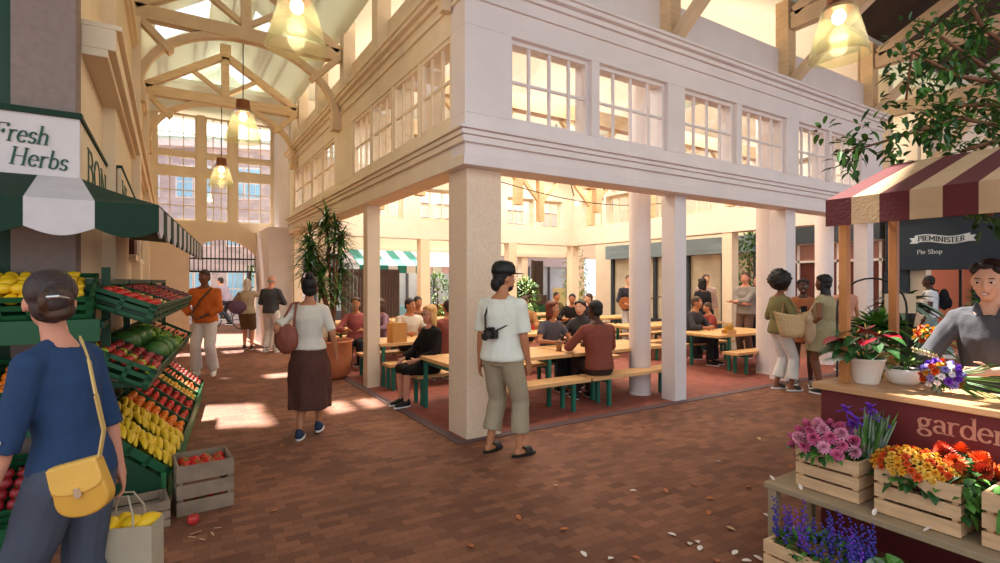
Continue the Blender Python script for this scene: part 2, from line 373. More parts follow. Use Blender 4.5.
# iron grille in the arch
t = thing('iron_gate', 'black iron bar grille filling the arch at the end of the aisle', 'gate', (1.2, YE+.15, 0))
b = MB(); b.bar((-.8, 0, 2.2), (.8, 0, 2.2), .03, .04); b.bar((-.8, 0, 1.86), (.8, 0, 1.86), .04, .05); b.build('rail', IRON, t)
b = MB()
for i in range(17):
    x = -.77+i*1.54/16; z = 2.32+.4*math.sin(PI*(x+.78)/1.56)**.8; b.tube([(x, 0, 1.87), (x, 0, max(z-.01, 2.2))], .012, 6)
b.build('bars', IRON, t)
b = MB()
b.b(.56, .6, -.62, 0, .08, 1.85); b.build('open_leaf', BROWNP, t)
# aisle roof, with added holes shaped to throw sun patches on the floor
SUN = V((-.046, .528, .848)).normalized()
def roofslope(x0, z0, x1, z1, y0, y1, holes, name, m, tag_i, th=.08, axis='x'):
    xs = sorted({x0, x1}|{h for q in holes for h in q[:2]}); ys = sorted({y0, y1}|{h for q in holes for h in q[2:]})
    b = MB(); Z = lambda x: z0+(z1-z0)*(x-x0)/(x1-x0)
    for xa, xb in zip(xs, xs[1:]):
        for ya, yb in zip(ys, ys[1:]):
            cx, cy = (xa+xb)/2, (ya+yb)/2
            if any(h[0] < cx < h[1] and h[2] < cy < h[3] for h in holes): continue
            q = [(xa, ya, Z(xa)), (xb, ya, Z(xb)), (xb, yb, Z(xb)), (xa, yb, Z(xa))]
            if axis == 'y': q = [(p[1], p[0], p[2]) for p in q]
            b.prism(q, (0, 0, th))
    o = struct(fixn(b.build(name, m)))
    return o
def sky(x, y, z): t = z/SUN.z; return x+SUN.x*t, y+SUN.y*t
def hole(x0, x1, y0, y1, z, lim=None):
    a = sky(x0, y0, z); b = sky(x1, y1, z); return [a[0], b[0], a[1], b[1]]
RZ = lambda x: 6.75-abs(x-1.0)*(.95/1.45)
h1 = [hole(.12, .95, 6.5, 7.75, 6.2)]; h1.append(hole(.25, .75, 9.8, 10.8, 6.2))
h2 = [hole(1.38, 2.05, 9.1, 10.2, 6.6), hole(1.68, 1.95, 6.45, 7.1, 6.5), hole(2.12, 2.36, 6.5, 7.1, 6.2)]
roofslope(XL-.1, RZ(XL-.1), 1.0, 6.75, 4.4, YE+.3, h1, 'ceiling_aisle_left', CEILT, 0)
roofslope(1.0, 6.75, PX0+.05, RZ(PX0+.05), 4.4, YE+.3, h2, 'ceiling_aisle_right', CEILT, 0)
# front hall roof (ridge along x)
FR = lambda y: 6.9-abs(y-2.6)*.42
roofslope(4.62, FR(4.62), 2.6, 6.9, -6, 16.5, [[4.02, 4.62, 2.95, 4.15]], 'ceiling_front', DARKROOF, 0, axis='y')  # added roof hole that lets sun onto the flower counter
roofslope(.6, FR(.6), 2.6, 6.9, -6, 16.5, [], 'ceiling_front_near', DARKROOF, 0, axis='y')
w = MB(); slab(w, [(PX0+8.95, 4.5, 5.9), (16.5, 4.5, 5.9), (16.5, 20, 5.9), (PX0+8.95, 20, 5.9)], .1); slab(w, [(XL, 13.6, 6.0), (16.5, 13.6, 6.0), (16.5, YE+1, 6.0), (XL, YE+1, 6.0)], .1)
struct(w.build('ceiling_right', CEILT))
# arched trusses over the left aisle
def truss(y, label, m, th=.16, corb=True):
    t = thing('roof_truss', label, 'roof truss', (1.0, y, 0))
    b = MB(); b.b(-1.45, 1.45, -th/2, th/2, 5.32, 5.52); b.build('tie_beam', m, t)
    b = MB(); b.b(-.07, .07, -th/2, th/2, 5.52, 6.6); b.b(-.1, .1, -th/2-.01, th/2+.01, 6.35, 6.62); b.build('king_post', m, t)
    for s in (-1, 1):
        b = MB(); b.bar((s*1.42, 0, 5.5), (0, 0, 6.4), .13, th, up=(0, 1, 0)); b.build('rafter', m, t)
        b = MB(); b.bar((s*.06, 0, 5.6), (s*.62, 0, 5.98), .08, th*.6, up=(0, 1, 0)); b.build('strut', m, t)
        b = MB(); pts = [(s*(1.38*math.cos(a)), 0, 4.35+1.02*math.sin(a)) for a in [R(90*i/12) for i in range(13)]]
        curvebar(b, pts, th*.8, .1, side=(0, 1, 0)); b.build('arch_rib', m, t)
        b = MB(); b.bar((s*1.42, 0, 5.38), (s*.98, 0, 4.93), .09, th*1.1, up=(0, 1, 0)); b.build('knee_brace', m, t)
        if corb: b = MB(); b.b(s*1.45, s*1.3, -.09, .09, 4.15, 4.4); b.build('corbel', m, t)
truss(4.85, 'arched timber truss nearest the corner of the pavilion, mostly above the frame', TRUSSM, .12, False)
truss(9.03, 'nearer arched timber truss across the left aisle, darker and cut by the top edge', TRUSSM)
truss(12.6, 'farther pale arched truss across the left aisle before the glazed end wall', TIMBER)
# trusses over the front hall seen beyond the facade end
def ftruss(x, label, m):
    t = thing('roof_truss', label, 'roof truss', (x, 0, 0)); th = .16; D = (0, 1, 0)
    b = MB(); b.b(-th/2, th/2, .6, 4.55, 5.55, 5.8); b.build('tie_beam', m, t)
    for s, y in ((1, 4.5), (-1, .7)):
        b = MB(); b.bar((0, y, 5.8), (0, 2.6, 6.75), th, .16, up=(1, 0, 0)); b.build('rafter', m, t)
        b = MB(); curvebar(b, arcpts((0, y+(.05 if s > 0 else -.05), 4.75), (0, y-s*1.05, 5.6), (0, -s*.12*1, .12)), th*.9, .12); b.build('curved_brace', m, t)
        b = MB(); b.bar((0, y-s*.7, 5.8), (0, y-s*1.35, 6.15), th*.7, .09, up=(1, 0, 0)); b.build('strut', m, t)
    b = MB(); b.b(-.07, .07, 2.53, 2.67, 5.8, 6.8); b.build('king_post', m, t)
for i, x in enumerate((5.55, 8.29, 11.1)): ftruss(x, ['timber roof truss springing from the first post above the facade', 'timber roof truss springing from the second post above the facade', 'timber roof truss springing from the facade end behind the hanging branches'][i], TRUSSM)
for i, x in enumerate((12.6, 14.0)):
    t = thing('roof_truss', ['pale roof frame of the right hall beyond the facade end, nearer', 'pale roof frame of the right hall beyond the facade end, farther'][i], 'roof truss', (x, 4.6, 0))
    b = MB(); b.b(-.1, .1, -3.2, .3, 5.0, 5.25); b.build('tie_beam', TRUSSM, t)
    b = MB(); curvebar(b, arcpts((0, .1, 3.4), (0, -1.3, 5.1), (0, -.25, .2)), .14, .14); b.build('curved_brace', TRUSSM, t)
    b = MB(); b.b(-.1, .1, 0.31, .5, 3.3, 5.9); b.build('post', CREAM, t)
# ---- far brick building seen through the end wall
BRK = brickmat('far_brick', '#c4b3b0', '#a99a9c', '#ddd2ce', 1, .14, .4, wall='y', bump=.1)
t = thing('brick_building', 'grey brick building with blue sash windows beyond the aisle gate', 'building', (1.2, 22.6, 0), R(-21))
w = MB(); w.b(-9, 3.2, 0, 3, 0, 6.6); w.build('wall', BRK, t)
w = MB(); w.b(-9.2, 3.4, -.25, 3, 6.6, 6.85); w.build('eaves', WHITEP, t)
def slope_roof(): 
    w = MB(); w.prism([(-9.2, -.3, 6.85), (3.4, -.3, 6.85), (3.4, 3, 8.6), (-9.2, 3, 8.6)], (0, 0, .1)); w.build('roof', mat('far_roof', '#b9c4ae', .8), t)
slope_roof()
for zz, hh in ((.7, 1.25), (2.95, .95), (4.75, 1.15)):
    for k in range(5):
        x = -6.3+k*1.75
        for dx in (0, .62):
            fw = MB(); fw.b(x+dx-.04, x+dx+.56, -.04, .02, zz-.04, zz+hh+.04); o = fw.build('window', WHITEP, t)
            g = MB()
            for ii in range(3):
                for jj in range(2): g.b(x+dx+.02+ii*.18, x+dx+.17+ii*.18, -.06, -.02, zz+jj*hh/2+.02, zz+(jj+1)*hh/2-.03)
            g.build('pane', BLUEG, o)
# ---- outer halls behind and right of the pavilion
w = MB(); w.b(PX0+.4, 17, 17.6, 17.9, 2.6, 5.95); w.b(PX0+.4, 17, 17.5, 17.6, 2.6, 2.75)
for x in (3.2, 6.2, 9.2, 12.2, 15.2): w.b(x-.15, x+.15, 17.55, 17.85, 0, 2.6)
struct(w.build('wall_hall_back', CREAM))
TH = lambda a, o, z: (a, 17.6-o, z)
for x in (4.0, 5.2, 7.0, 8.2, 10.0, 11.2, 13.0): window(TH, x, x+1.0, 3.4, 4.5, 3, 2, WHITEP, glass=GLASS, o0=.0)
t = thing('rear_shopfront', 'pale grey glazed shopfront row behind the pavilion', 'shopfront', (9, 20, 0))
w = MB(); w.b(-4.5, 8, 0, .3, 2.3, 4.2); w.build('fascia', mat('pale_grey_paint', '#b9b6c4', .6, .06, 2), t)
w = MB(); w.b(-4.5, 8, .1, .3, 0, 2.3); w.build('glazing', mat('pale_shop_glass', '#aebcca', .15, .2, 1.2), t)
w = MB(); 
for i in range(11): w.b(-4.5+i*1.2, -4.42+i*1.2, 0, .12, 0, 2.3)
w.b(-4.5, 8, 0, .12, 0, .5); w.build('mullions', mat('slate_frame', '#4e4f58', .5), t)
# right hall wall
XW = 14.6
w = MB(); w.b(XW+.005, XW+.3, 6.2, 16, 0, 5.95); w.b(XW, XW+.3, -4, 6.2, 3.1, 3.5); w.b(XW, XW+.3, 5.0, 6.2, 0, 5.95)
struct(w.build('wall_hall_right', CREAM))
WB = brickmat('white_painted_brick', '#efe6e2', '#e6dcd8', '#cfc4c0', 1, .09, .3, wall='y', bump=.5)
w = MB(); w.b(XW+.35, XW+.6, -4, 6, 3.5, 6.6); struct(w.build('wall_hall_upper', mat('white_board_wall', '#efe8e6', .6, .06, 30, .3, stretch=(1, .2, 14), bscale=5)))
# ================================================================ LETTERING
def arc(cx, cy, rx, ry, a0, a1, n=14): return [(cx+rx*math.cos(R(a0+(a1-a0)*i/n)), cy+ry*math.sin(R(a0+(a1-a0)*i/n))) for i in range(n+1)]
def sf(x, y, w=.14): return [(x-w/2, y), (x+w/2, y)]
GL = {
 'F': (.56, [[(.1, 0), (.1, .7)], [(.1, .69), (.5, .69)], [(.5, .69), (.5, .58)], [(.1, .37), (.36, .37)], [(.36, .3), (.36, .44)], sf(.1, 0, .2), sf(.05, .69, .1)]),
 'H': (.74, [[(.12, 0), (.12, .7)], [(.58, 0), (.58, .7)], [(.12, .36), (.58, .36)], sf(.12, 0, .2), sf(.12, .69, .2), sf(.58, 0, .2), sf(.58, .69, .2)]),
 'B': (.6, [[(.12, 0), (.12, .7)], [(.04, .69), (.28, .69)]+arc(.28, .53, .18, .16, 90, -90)+[(.12, .37)], [(.28, .37)]+arc(.3, .19, .21, .18, 90, -90)+[(.04, .01)]]),
 'O': (.72, [arc(.34, .35, .28, .35, 0, 360, 28)]),
 'N': (.74, [[(.12, 0), (.12, .7)], [(.12, .7), (.58, 0)], [(.58, 0), (.58, .7)], sf(.12, 0, .2), sf(.08, .69, .16), sf(.58, .69, .2)]),
 'I': (.3, [[(.14, 0), (.14, .7)], sf(.14, 0, .2), sf(.14, .69, .2)]),
 'P': (.56, [[(.12, 0), (.12, .7)], [(.04, .69), (.28, .69)]+arc(.28, .51, .2, .18, 90, -90)+[(.12, .33)], sf(.12, 0, .2)]),
 'E': (.56, [[(.12, 0), (.12, .7)], [(.05, .69), (.48, .69)], [(.12, .36), (.4, .36)], [(.05, .01), (.48, .01)]]),
 'M': (.84, [[(.1, 0), (.1, .7)], [(.1, .7), (.4, .15)], [(.4, .15), (.7, .7)], [(.7, .7), (.7, 0)], sf(.1, 0, .18), sf(.7, 0, .18)]),
 'S': (.52, [arc(.26, .52, .18, .17, 20, 270)+arc(.26, .18, .19, .18, 90, -160)]),
 'T': (.6, [[(.28, 0), (.28, .7)], [(.02, .69), (.54, .69)], sf(.28, 0, .2)]),
 'R': (.62, [[(.12, 0), (.12, .7)], [(.04, .69), (.28, .69)]+arc(.28, .52, .18, .17, 90, -90)+[(.12, .35)], [(.28, .35), (.54, 0)], sf(.12, 0, .2)]),
 'r': (.38, [[(.1, 0), (.1, .45)], arc(.25, .28, .15, .17, 175, 60), sf(.1, 0, .18), sf(.06, .44, .09)]),
 'e': (.46, [[(.07, .26), (.38, .26)]+arc(.22, .23, .17, .23, 10, 320)]),
 's': (.38, [arc(.18, .33, .12, .12, 20, 270)+arc(.18, .11, .13, .11, 90, -160)]),
 'h': (.54, [[(.1, 0), (.1, .74)], arc(.25, .28, .15, .17, 175, 0)+[(.4, 0)], sf(.1, 0, .18), sf(.4, 0, .18), sf(.06, .73, .08)]),
 'b': (.5, [[(.1, .02), (.1, .74)], arc(.24, .22, .17, .22, 160, -160), sf(.06, .73, .08)]),
 'g': (.5, [arc(.2, .31, .14, .14, 0, 360, 20), [(.3, .41), (.42, .44)], [(.1, .2), (.08, .1), (.3, .06)], arc(.22, -.06, .18, .12, 80, -260, 20)]),
 'a': (.46, [arc(.2, .33, .13, .12, 160, 0)+[(.33, .02), (.4, .02)], arc(.2, .13, .14, .12, 60, 330)]),
 'd': (.52, [[(.4, 0), (.4, .74)], arc(.23, .22, .17, .22, 20, 340), sf(.36, .73, .08), sf(.43, .01, .08)]),
 'n': (.54, [[(.1, 0), (.1, .45)], arc(.25, .28, .15, .17, 175, 0)+[(.4, 0)], sf(.1, 0, .18), sf(.4, 0, .18), sf(.06, .44, .08)]),
 'i': (.24, [[(.1, 0), (.1, .45)], [(.1, .6), (.1, .67)], sf(.1, 0, .16), sf(.06, .44, .08)]),
 'o': (.48, [arc(.22, .23, .17, .22, 0, 360, 20)]),
 'p': (.5, [[(.1, -.22), (.1, .45)], arc(.24, .22, .17, .22, 160, -160), sf(.1, -.22, .18)]),
}
def lettering(name, txt, org, ux, uz, size, m, parent, thick=.085, thin=.03, slant=0, squash=1, th=.004, adv=1, curve=None):
    """raised lettering: ux along the text, uz up, size = em"""
    mb = MB(); ux = V(ux).normalized(); uz = V(uz).normalized(); nn = ux.cross(uz).normalized(); x = 0
    for ch in txt:
        if ch == ' ': x += .3; continue
        w, st = GL[ch]
        for s in st:
            pts = [V((p[0]*squash+x+p[1]*slant, p[1])) for p in s]
            for a, b in zip(pts, pts[1:]):
                d = b-a; L = d.length
                if L < 1e-5: continue
                wd = thin+(thick-thin)*abs(d.y)/L; d /= L; q = V((-d.y, d.x))*wd/2; e = d*min(.012, wd*.2)
                cs = [a-e-q, b+e-q, b+e+q, a-e+q]
                if curve: cs = [V((c_.x, c_.y+curve(c_.x))) for c_ in cs]
                P = [V(org)+ux*c_.x*size+uz*c_.y*size for c_ in cs]
                k_ = (len(mb.f)//6) % 5; mb.prism(P, nn*(th+.0005*k_))
        x += w*squash*adv
    return fixn(mb.build(name, m, parent))
# ================================================================ SHOPS on the right hall wall
t = thing('pie_shopfront', 'navy pie shop front with white ribbon sign above an open doorway', 'shopfront', (XW, 0, 0))
b = MB(); b.b(-.25, 0, 3.55, 5.7, 1.86, 3.1); b.b(-.32, 0, 3.5, 5.75, 3.02, 3.14); b.build('fascia', NAVY, t, bevel=.01)
b = MB(); b.b(-.2, 0, 5.3, 5.75, 0, 1.86); b.build('pilaster', NAVY, t); b = MB(); b.b(-.2, 0, 3.55, 4.1, 0, 1.86); b.b(-.22, -.2, 3.7, 3.95, .5, 1.7, 1); b.build('side_window', [NAVY, mat('shop_pink_glass', '#a9705c', .2)], t)
b = MB(); b.b(.05, 1.3, 4.1, 5.3, 0, .01, 0); b.b(1.3, 1.35, 4.0, 5.4, 0, 1.9, 0); b.b(.3, .34, 4.2, 4.28, 0, 1.86, 1); b.b(.3, .34, 4.45, 4.5, 0, 1.86, 1); b.build('interior', [mat('salmon_wall', '#c9826c', .7), IRON], t)
rb = MB(); n = 18; U = []; D_ = []
for i in range(n+1):
    a = i/n; y = 5.12-a*.98; dz = .035*math.sin(a*2*PI+.4)
    U.append((-.262, y, 2.54+dz+.085)); D_.append((-.262, y, 2.54+dz-.085))
rb.rings([[U[i], (U[i][0]+.008, U[i][1], U[i][2]), (D_[i][0]+.008, D_[i][1], D_[i][2]), D_[i]] for i in range(n+1)])
for s, y in ((1, 5.12), (-1, 4.14)): rb.prism([(-.258, y-s*.06, 2.46), (-.258, y+s*.1, 2.46), (-.258, y+s*.05, 2.52), (-.258, y+s*.1, 2.59), (-.258, y-s*.06, 2.59)], (.006, 0, 0))
fixn(rb.build('sign_ribbon', mat('ribbon_white', '#cfd6d8', .6), t))
lettering('sign_lettering', 'PIEMINISTER', (-.263, 5.06, 2.49), (0, -1, 0), (0, 0, 1), .15, NAVY, t, .13, .09, adv=.98, squash=.97, th=.006, curve=lambda x: .23*math.sin((x*.15/.98+.06)*2*PI+.4))
lettering('sign_small_lettering', 'Pie Shop', (-.252, 5.08, 2.22), (0, -1, 0), (0, 0, 1), .13, mat('ribbon_white', '#cfd6d8', .6), t, .09, .05)
t = thing('maroon_shopfront', 'maroon panelled shopfront with pink band left of the pie shop', 'shopfront', (XW, 0, 0))
b = MB(); b.b(-.3, 0, 5.8, 8.9, 2.62, 3.1); b.build('fascia', mat('charcoal_fascia', '#3a4148', .5, .1, 2), t)
b = MB(); b.b(-.1, 0, 5.8, 8.9, 2.15, 2.62); b.build('transom_panel', mat('dusty_pink', '#a57468', .6), t)
b = MB(); b.b(-.1, 0, 5.8, 8.9, .55, 2.1); b.build('panels', mat('oxblood_panel', '#5f2a22', .5, .1, 2), t)
b = MB(); b.b(-.14, 0, 5.8, 8.9, 2.1, 2.16); b.b(-.14, 0, 5.8, 8.9, 2.58, 2.63)
for y in (5.85, 6.8, 7.8, 8.85): b.b(-.14, 0, y-.03, y+.03, .5, 2.6)
b.build('rails', WHITEP, t)
b = MB(); b.b(-.12, 0, 5.8, 8.9, 0, .55); b.build('plinth', NAVY, t)
t = thing('cafe_shopfront', 'glazed cafe front with a weathered blue grey fascia beyond the pavilion', 'shopfront', (XW, 0, 0))
b = MB(); b.b(-.4, -.01, 9.0, 15.0, 2.45, 2.95); b.build('fascia', mat('weathered_blue', '#7f8c92', .6, .3, 1.6, stretch=(1, .4, 3)), t)
b = MB(); b.b(-.05, 0, 9.0, 15.0, .3, 2.45); b.build('glazing', mat('warm_lit_pane', '#d9c9ad', .2, .25, 1.3), t)  # opaque pane, warm interior light put into its colour
b = MB()
for y in (9.03, 10.1, 11.4, 12.8, 14.9): b.b(-.16, 0, y-.06, y+.06, 0, 2.45)
b.b(-.14, 0, 9, 15, 0, .3); b.build('mullions', mat('charcoal_fascia', '#3a4148', .5), t)
t = thing('grey_shopfront', 'mauve grey glazed shopfront right of the pie shop', 'shopfront', (XW, 0, 0))
b = MB(); b.b(-.2, 0, -1, 3.4, 2.75, 3.1); b.build('fascia', BLACK, t)
b = MB(); b.b(-.08, 0, -1, 3.4, 2.0, 2.7); b.build('glazing', mat('mauve_glass', '#8a8499', .3), t)
b = MB(); b.b(-.1, 0, -1, 3.4, 0, 1.95); b.build('panel', MAROON, t)
b = MB(); b.b(-.14, 0, -1, 3.4, 1.94, 2.02); b.b(-.14, 0, 2.0, 2.08, 0, 2.7); b.build('rails', WHITEP, t)
# ---- rear market stalls and gates behind the pavilion
def rear_stall(x, y, w, c1, c2, label, goods):
    t = thing('market_stall', label, 'market stall', (x, y, 0))
    b = MB(); n = int(w/.28)
    for i in range(n):
        a, c = -w/2+w*i/n, -w/2+w*(i+1)/n
        b.prism([(a, -.7, 2.05), (c, -.7, 2.05), (c, .4, 2.55), (a, .4, 2.55)], (0, 0, .03), i % 2); b.b(a, c, -.72, -.69, 1.85, 2.07, i % 2)
    b.build('awning', [c1, c2], t)
    for px in (-w/2+.05, w/2-.05):
        b = MB(); b.b(px-.03, px+.03, -.65, -.59, 0, 2.05); b.build('post', TIMBER, t)
    b = MB(); b.b(-w/2, w/2, -.6, .3, 0, .85); b.build('counter', goods, t)
SKYB = mat('stall_light_blue', '#8fc7de', .7)
rear_stall(5.6, 15.6, 2.0, mat('awning_teal', '#2f8577', .7), mat('awning_lightwhite', '#e6e6e6', .7), 'far stall with a green and white striped awning behind the pavilion', SKYB)
rear_stall(8.0, 15.8, 2.6, mat('awning_pink', '#d9b5c4', .7), mat('awning_lightwhite', '#e6e6e6', .7), 'far stall with a pale pink striped awning and yellow counter', mat('mustard_cloth', '#c99b3a', .8, .1, 5))
for i, (x, y, h, w) in enumerate(((4.4, 14.6, 1.95, .7), (5.25, 14.6, 1.95, .9), (9.25, 14.3, 2.0, .35), (12.1, 16.5, 2.4, .5))):
    t = thing('slatted_screen', ['brown slatted screen leftmost behind the seated couple', 'brown slatted screen just right of the first behind the seated couple', 'narrow brown slatted screen right of the capped man', 'narrow brown slatted screen under the back band of the pavilion'][i], 'screen', (x, y, 0))
    b = MB(); n = int(w/.09)
    for k in range(n): b.b(-w/2+w*k/n, -w/2+w*(k+.75)/n, -.03, .03, .05, h)
    b.build('slats', BROWNP, t)
    b = MB(); b.b(-w/2-.03, w/2, .03, .06, h-.2, h-.1); b.b(-w/2-.03, w/2, .03, .06, .2, .3); b.b(-w/2-.05, -w/2, -.04, .05, 0, h+.03); b.build('frame', BROWNP, t)
t = thing('stacked_crates', 'dark green and black crates stacked behind the back row of tables', 'crate stack', (10.6, 15.0, 0))
for i, (x, z, w, h) in enumerate(((0, 0, 1.1, .8), (.1, .8, .9, .35), (-.2, 1.15, .55, .5))):
    b = MB(); b.b(x-w/2, x+w/2, -.3, .3, z, z+h-.02)
    for k in range(4): b.b(x-w/2-.01, x+w/2+.01, -.32, .32, z+h*(k+.2)/4, z+h*(k+.55)/4)
    b.build('crate', [DGREEN, BROWNP, BLACK][i], t)
for i, (x, y, z0, z1, w) in enumerate(((12.9, 16.2, 0, 1.35, .5), (13.6, 15.9, 0, 1.3, .5))):
    t = thing('display_board', ['yellow and white display board behind the back tables', 'pale yellow display board beside the yellow leafed tree'][i], 'board', (x, y, 0), R(-25))
    b = MB(); b.b(-w/2, w/2, -.02, .02, .2, z1); b.build('panel', [mat('board_yellow', '#d8c98f', .7), mat('board_cream', '#e8e1c5', .7)][i], t)
    b = MB(); b.b(-w/2, -w/2+.04, -.03, .03, 0, z1+.02); b.b(w/2-.04, w/2, -.03, .03, 0, z1+.02); b.build('frame', TIMBER, t)
# ================================================================ PENDANT LAMPS
def pendant(x, y, z, label, ztop, rad=.27):
    t = thing('pendant_lamp', label, 'pendant lamp', (x, y, z), 0, None)
    b = MB(); b.tube([(0, 0, .3), (0, 0, ztop-z)], .008, 6); b.build('cable', BLACK, t)
    b = MB(); b.lathe([(.03, .32), (.1, .3), (.11, .16), (.13, .14), (.13, .1), (.1, .1)], n=24); b.build('cap', COPPER, t)
    b = MB(); b.lathe([(.14, .12), (.2, -.1), (rad, -.36)], n=28, cap0=False, cap1=False); o = b.build('lamp_shade', AMBER, t, smooth=True)
    sd = o.modifiers.new('s', 'SOLIDIFY'); sd.thickness = .008
    b = MB(); b.ell((0, 0, .04), (.06, .06, .07), n=16, m=10); b.build('bulb', BULB, t, smooth=True)
    l = bpy.data.lights.new('lamp', 'POINT'); l.energy = 12; l.color = (1, .82, .6); l.shadow_soft_size = .08
    lo = bpy.data.objects.new('lamp_light', l); C.objects.link(lo); lo.location = (0, 0, -.1); lo.parent = t
    return t
pendant(1.0, 5.15, 4.12, 'amber glass pendant lamp cut by the top edge, nearest in the left aisle', 6.7)
pendant(1.0, 9.4, 4.22, 'amber pendant lamp with copper cap hanging before the far arched truss', 6.7)
pendant(1.0, 13.6, 4.12, 'small amber pendant lamp farthest down the left aisle before the brick building', 6.7)
pendant(5.55, 2.6, 4.15, 'large amber glass pendant lamp above the pavilion facade at the right', 6.8, .26)
# cable with fairy bulb across the pavilion
t = thing('string_light', 'thin dark cable with a small bulb strung across inside the pavilion', 'string light', (0, 0, 0))
pts = [V((2.9, 6.6, 3.3)).lerp(V((11.0, 8.8, 3.65)), i/16)-V((0, 0, .35*math.sin(PI*i/16))) for i in range(17)]
b = MB(); b.tube(pts, .008, 5); b.tube([(2.9, 8.3, 3.5), (3.3, 6.4, 3.1), (2.75, 4.95, 3.55)], .008, 5); b.tube([(5.5, 7, 4.25), (6.4, 7.6, 3.2)], .01, 5); b.build('cable', BLACK, t)
b = MB(); b.ell(pts[7]-V((0, 0, .05)), .04); b.build('bulb', BULB, t, smooth=True)
# ================================================================ TABLES AND BENCHES
def picnic(name, label, cat, x0, x1, y0, y1, z, ins0, ins1, group=None, red=False):
    t = thing(name, label, cat, ((x0+x1)/2, (y0+y1)/2, 0), 0, group); w = (x1-x0)/2; d = (y1-y0)/2
    b = MB(); n = 1 if cat == 'bench' else 3
    for k in range(n): b.b(-w, w, -d+2*d*k/n+.003, -d+2*d*(k+1)/n-.003, z-.045, z)
    b.build('seat' if cat == 'bench' else 'tabletop', TOPW, t, bevel=.004)
    lm = GREENM
    for sx, ins in ((-1, ins0), (1, ins1)):
        for sy in (-1, 1):
            b = MB(); lx = sx*(w-ins); ly = sy*(d-.045); b.b(lx-.022, lx+.022, ly-.022, ly+.022, 0, z-.046); b.build('leg', lm, t)
        b = MB(); b.b(sx*(w-ins)-.018, sx*(w-ins)+.018, -d+.07, d-.07, z-.1, z-.05); b.build('rail', lm, t)
    return t
rowname = ['front', 'second', 'third', 'back']
TZ, BZ = .66, .395
for r, y in enumerate((5.3, 7.65, 10.0, 12.0)):
    for k, (x0, x1) in enumerate(((2.68, 4.44), (4.48, 6.24), (8.05, 9.7), (9.74, 11.0)) if r else ((2.68, 4.44), (4.48, 6.24), (8.05, 9.9))):
        cn = ['left end', 'middle', 'right block, nearer end', 'right block, farther end'][k]
        yy = y if k < 2 or r else y+.4
        picnic('picnic_table', 'timber topped picnic table with green legs, %s row, %s' % (rowname[r], cn), 'table', x0, x1, yy, yy+.88, TZ, .06 if k == 0 else .35, .35)
        for s, yb in (('near', yy-.36), ('far', yy+.94)):
            picnic('bench', 'timber bench, %s side of the %s row table, %s' % (s, rowname[r], cn), 'bench', x0, x1, yb, yb+.3, BZ, .08 if k == 0 else .3, .25)
# ================================================================ LEFT PRODUCE STALL
A1 = R(-5.8); E1 = V((math.sin(-A1), math.cos(A1), 0)); E2 = V((-E1.y, E1.x, 0)); O = V((-.02, 4.40, 0))
def crateM(s, w, z, tilt, base=O, e1=E1, e2=E2):
    """matrix: x along e1 (length), y up the slope toward e2, z normal"""
    ya = (e2*math.cos(tilt)+V((0, 0, math.sin(tilt)))).normalized(); za = e1.cross(ya).normalized()
    p = base+e1*s+e2*w+V((0, 0, z)); M = Matrix.Identity(4)
    for i, c in enumerate((e1, ya, za)): M.col[i] = (*c, 0)
    M.col[3] = (*p, 1); return M
def crate(label, M, L, W, D=.15, m=DGREEN, cols=1):
    t = thing('produce_crate', label, 'crate', M=M)
    b = MB(); b.b(0, L, 0, W, 0, .012); b.build('base', m, t)
    def wall(x0, x1, y0, y1, lx):
        b = MB(); b.b(x0, x1, y0, y1, 0, .035); b.b(x0, x1, y0, y1, D-.03, D); b.b(x0, x1, y0, y1, .065, .095)
        n = max(2, int(((x1-x0) if lx else (y1-y0))/.14)+1)
        for i in range(n):
            if lx: c = x0+(x1-x0-.03)*i/(n-1); b.b(c, c+.03, y0, y1, 0, D)
            else: c = y0+(y1-y0-.03)*i/(n-1); b.b(x0, x1, c, c+.03, 0, D)
        b.build('side', m, t)
    wall(0, L, 0, .014, True); wall(0, L, W-.014, W, True); wall(0, .014, .014, W-.014, False); wall(L-.014, L, .014, W-.014, False)
    return t
# fruit prototypes (mesh + parts)
def fruit_proto(kind):
    b = MB(); parts = []
    if kind in FR_COL: m = mat(kind+'_skin', FR_COL[kind][0], .35, FR_COL[kind][1], 9, bump=.0)
    return m
FR_COL = {'lemon': ('#e8b91c', .08), 'orange': ('#e07018', .1), 'apple': ('#b5302a', .25), 'tomato': ('#c9261c', .1), 'strawberry': ('#b81e24', .15), 'plum': ('#5a1c30', .2), 'red_apple': ('#8f1f24', .2), 'banana': ('#e0b62a', .15), 'carrot': ('#e0682a', .12), 'parsnip': ('#dcae5c', .1), 'corn': ('#dfae32', .15), 'watermelon': ('#3c6a2a', .45), 'lettuce': ('#7a9a30', .35), 'green_apple': ('#9ea62c', .3), 'pepper': ('#b4221c', .1), 'grapes': ('#3b1d2a', .2), 'cherry': ('#8a1420', .2)}
STEMM = mat('fruit_stem', '#4e4a20', .8)
PROTO = {}
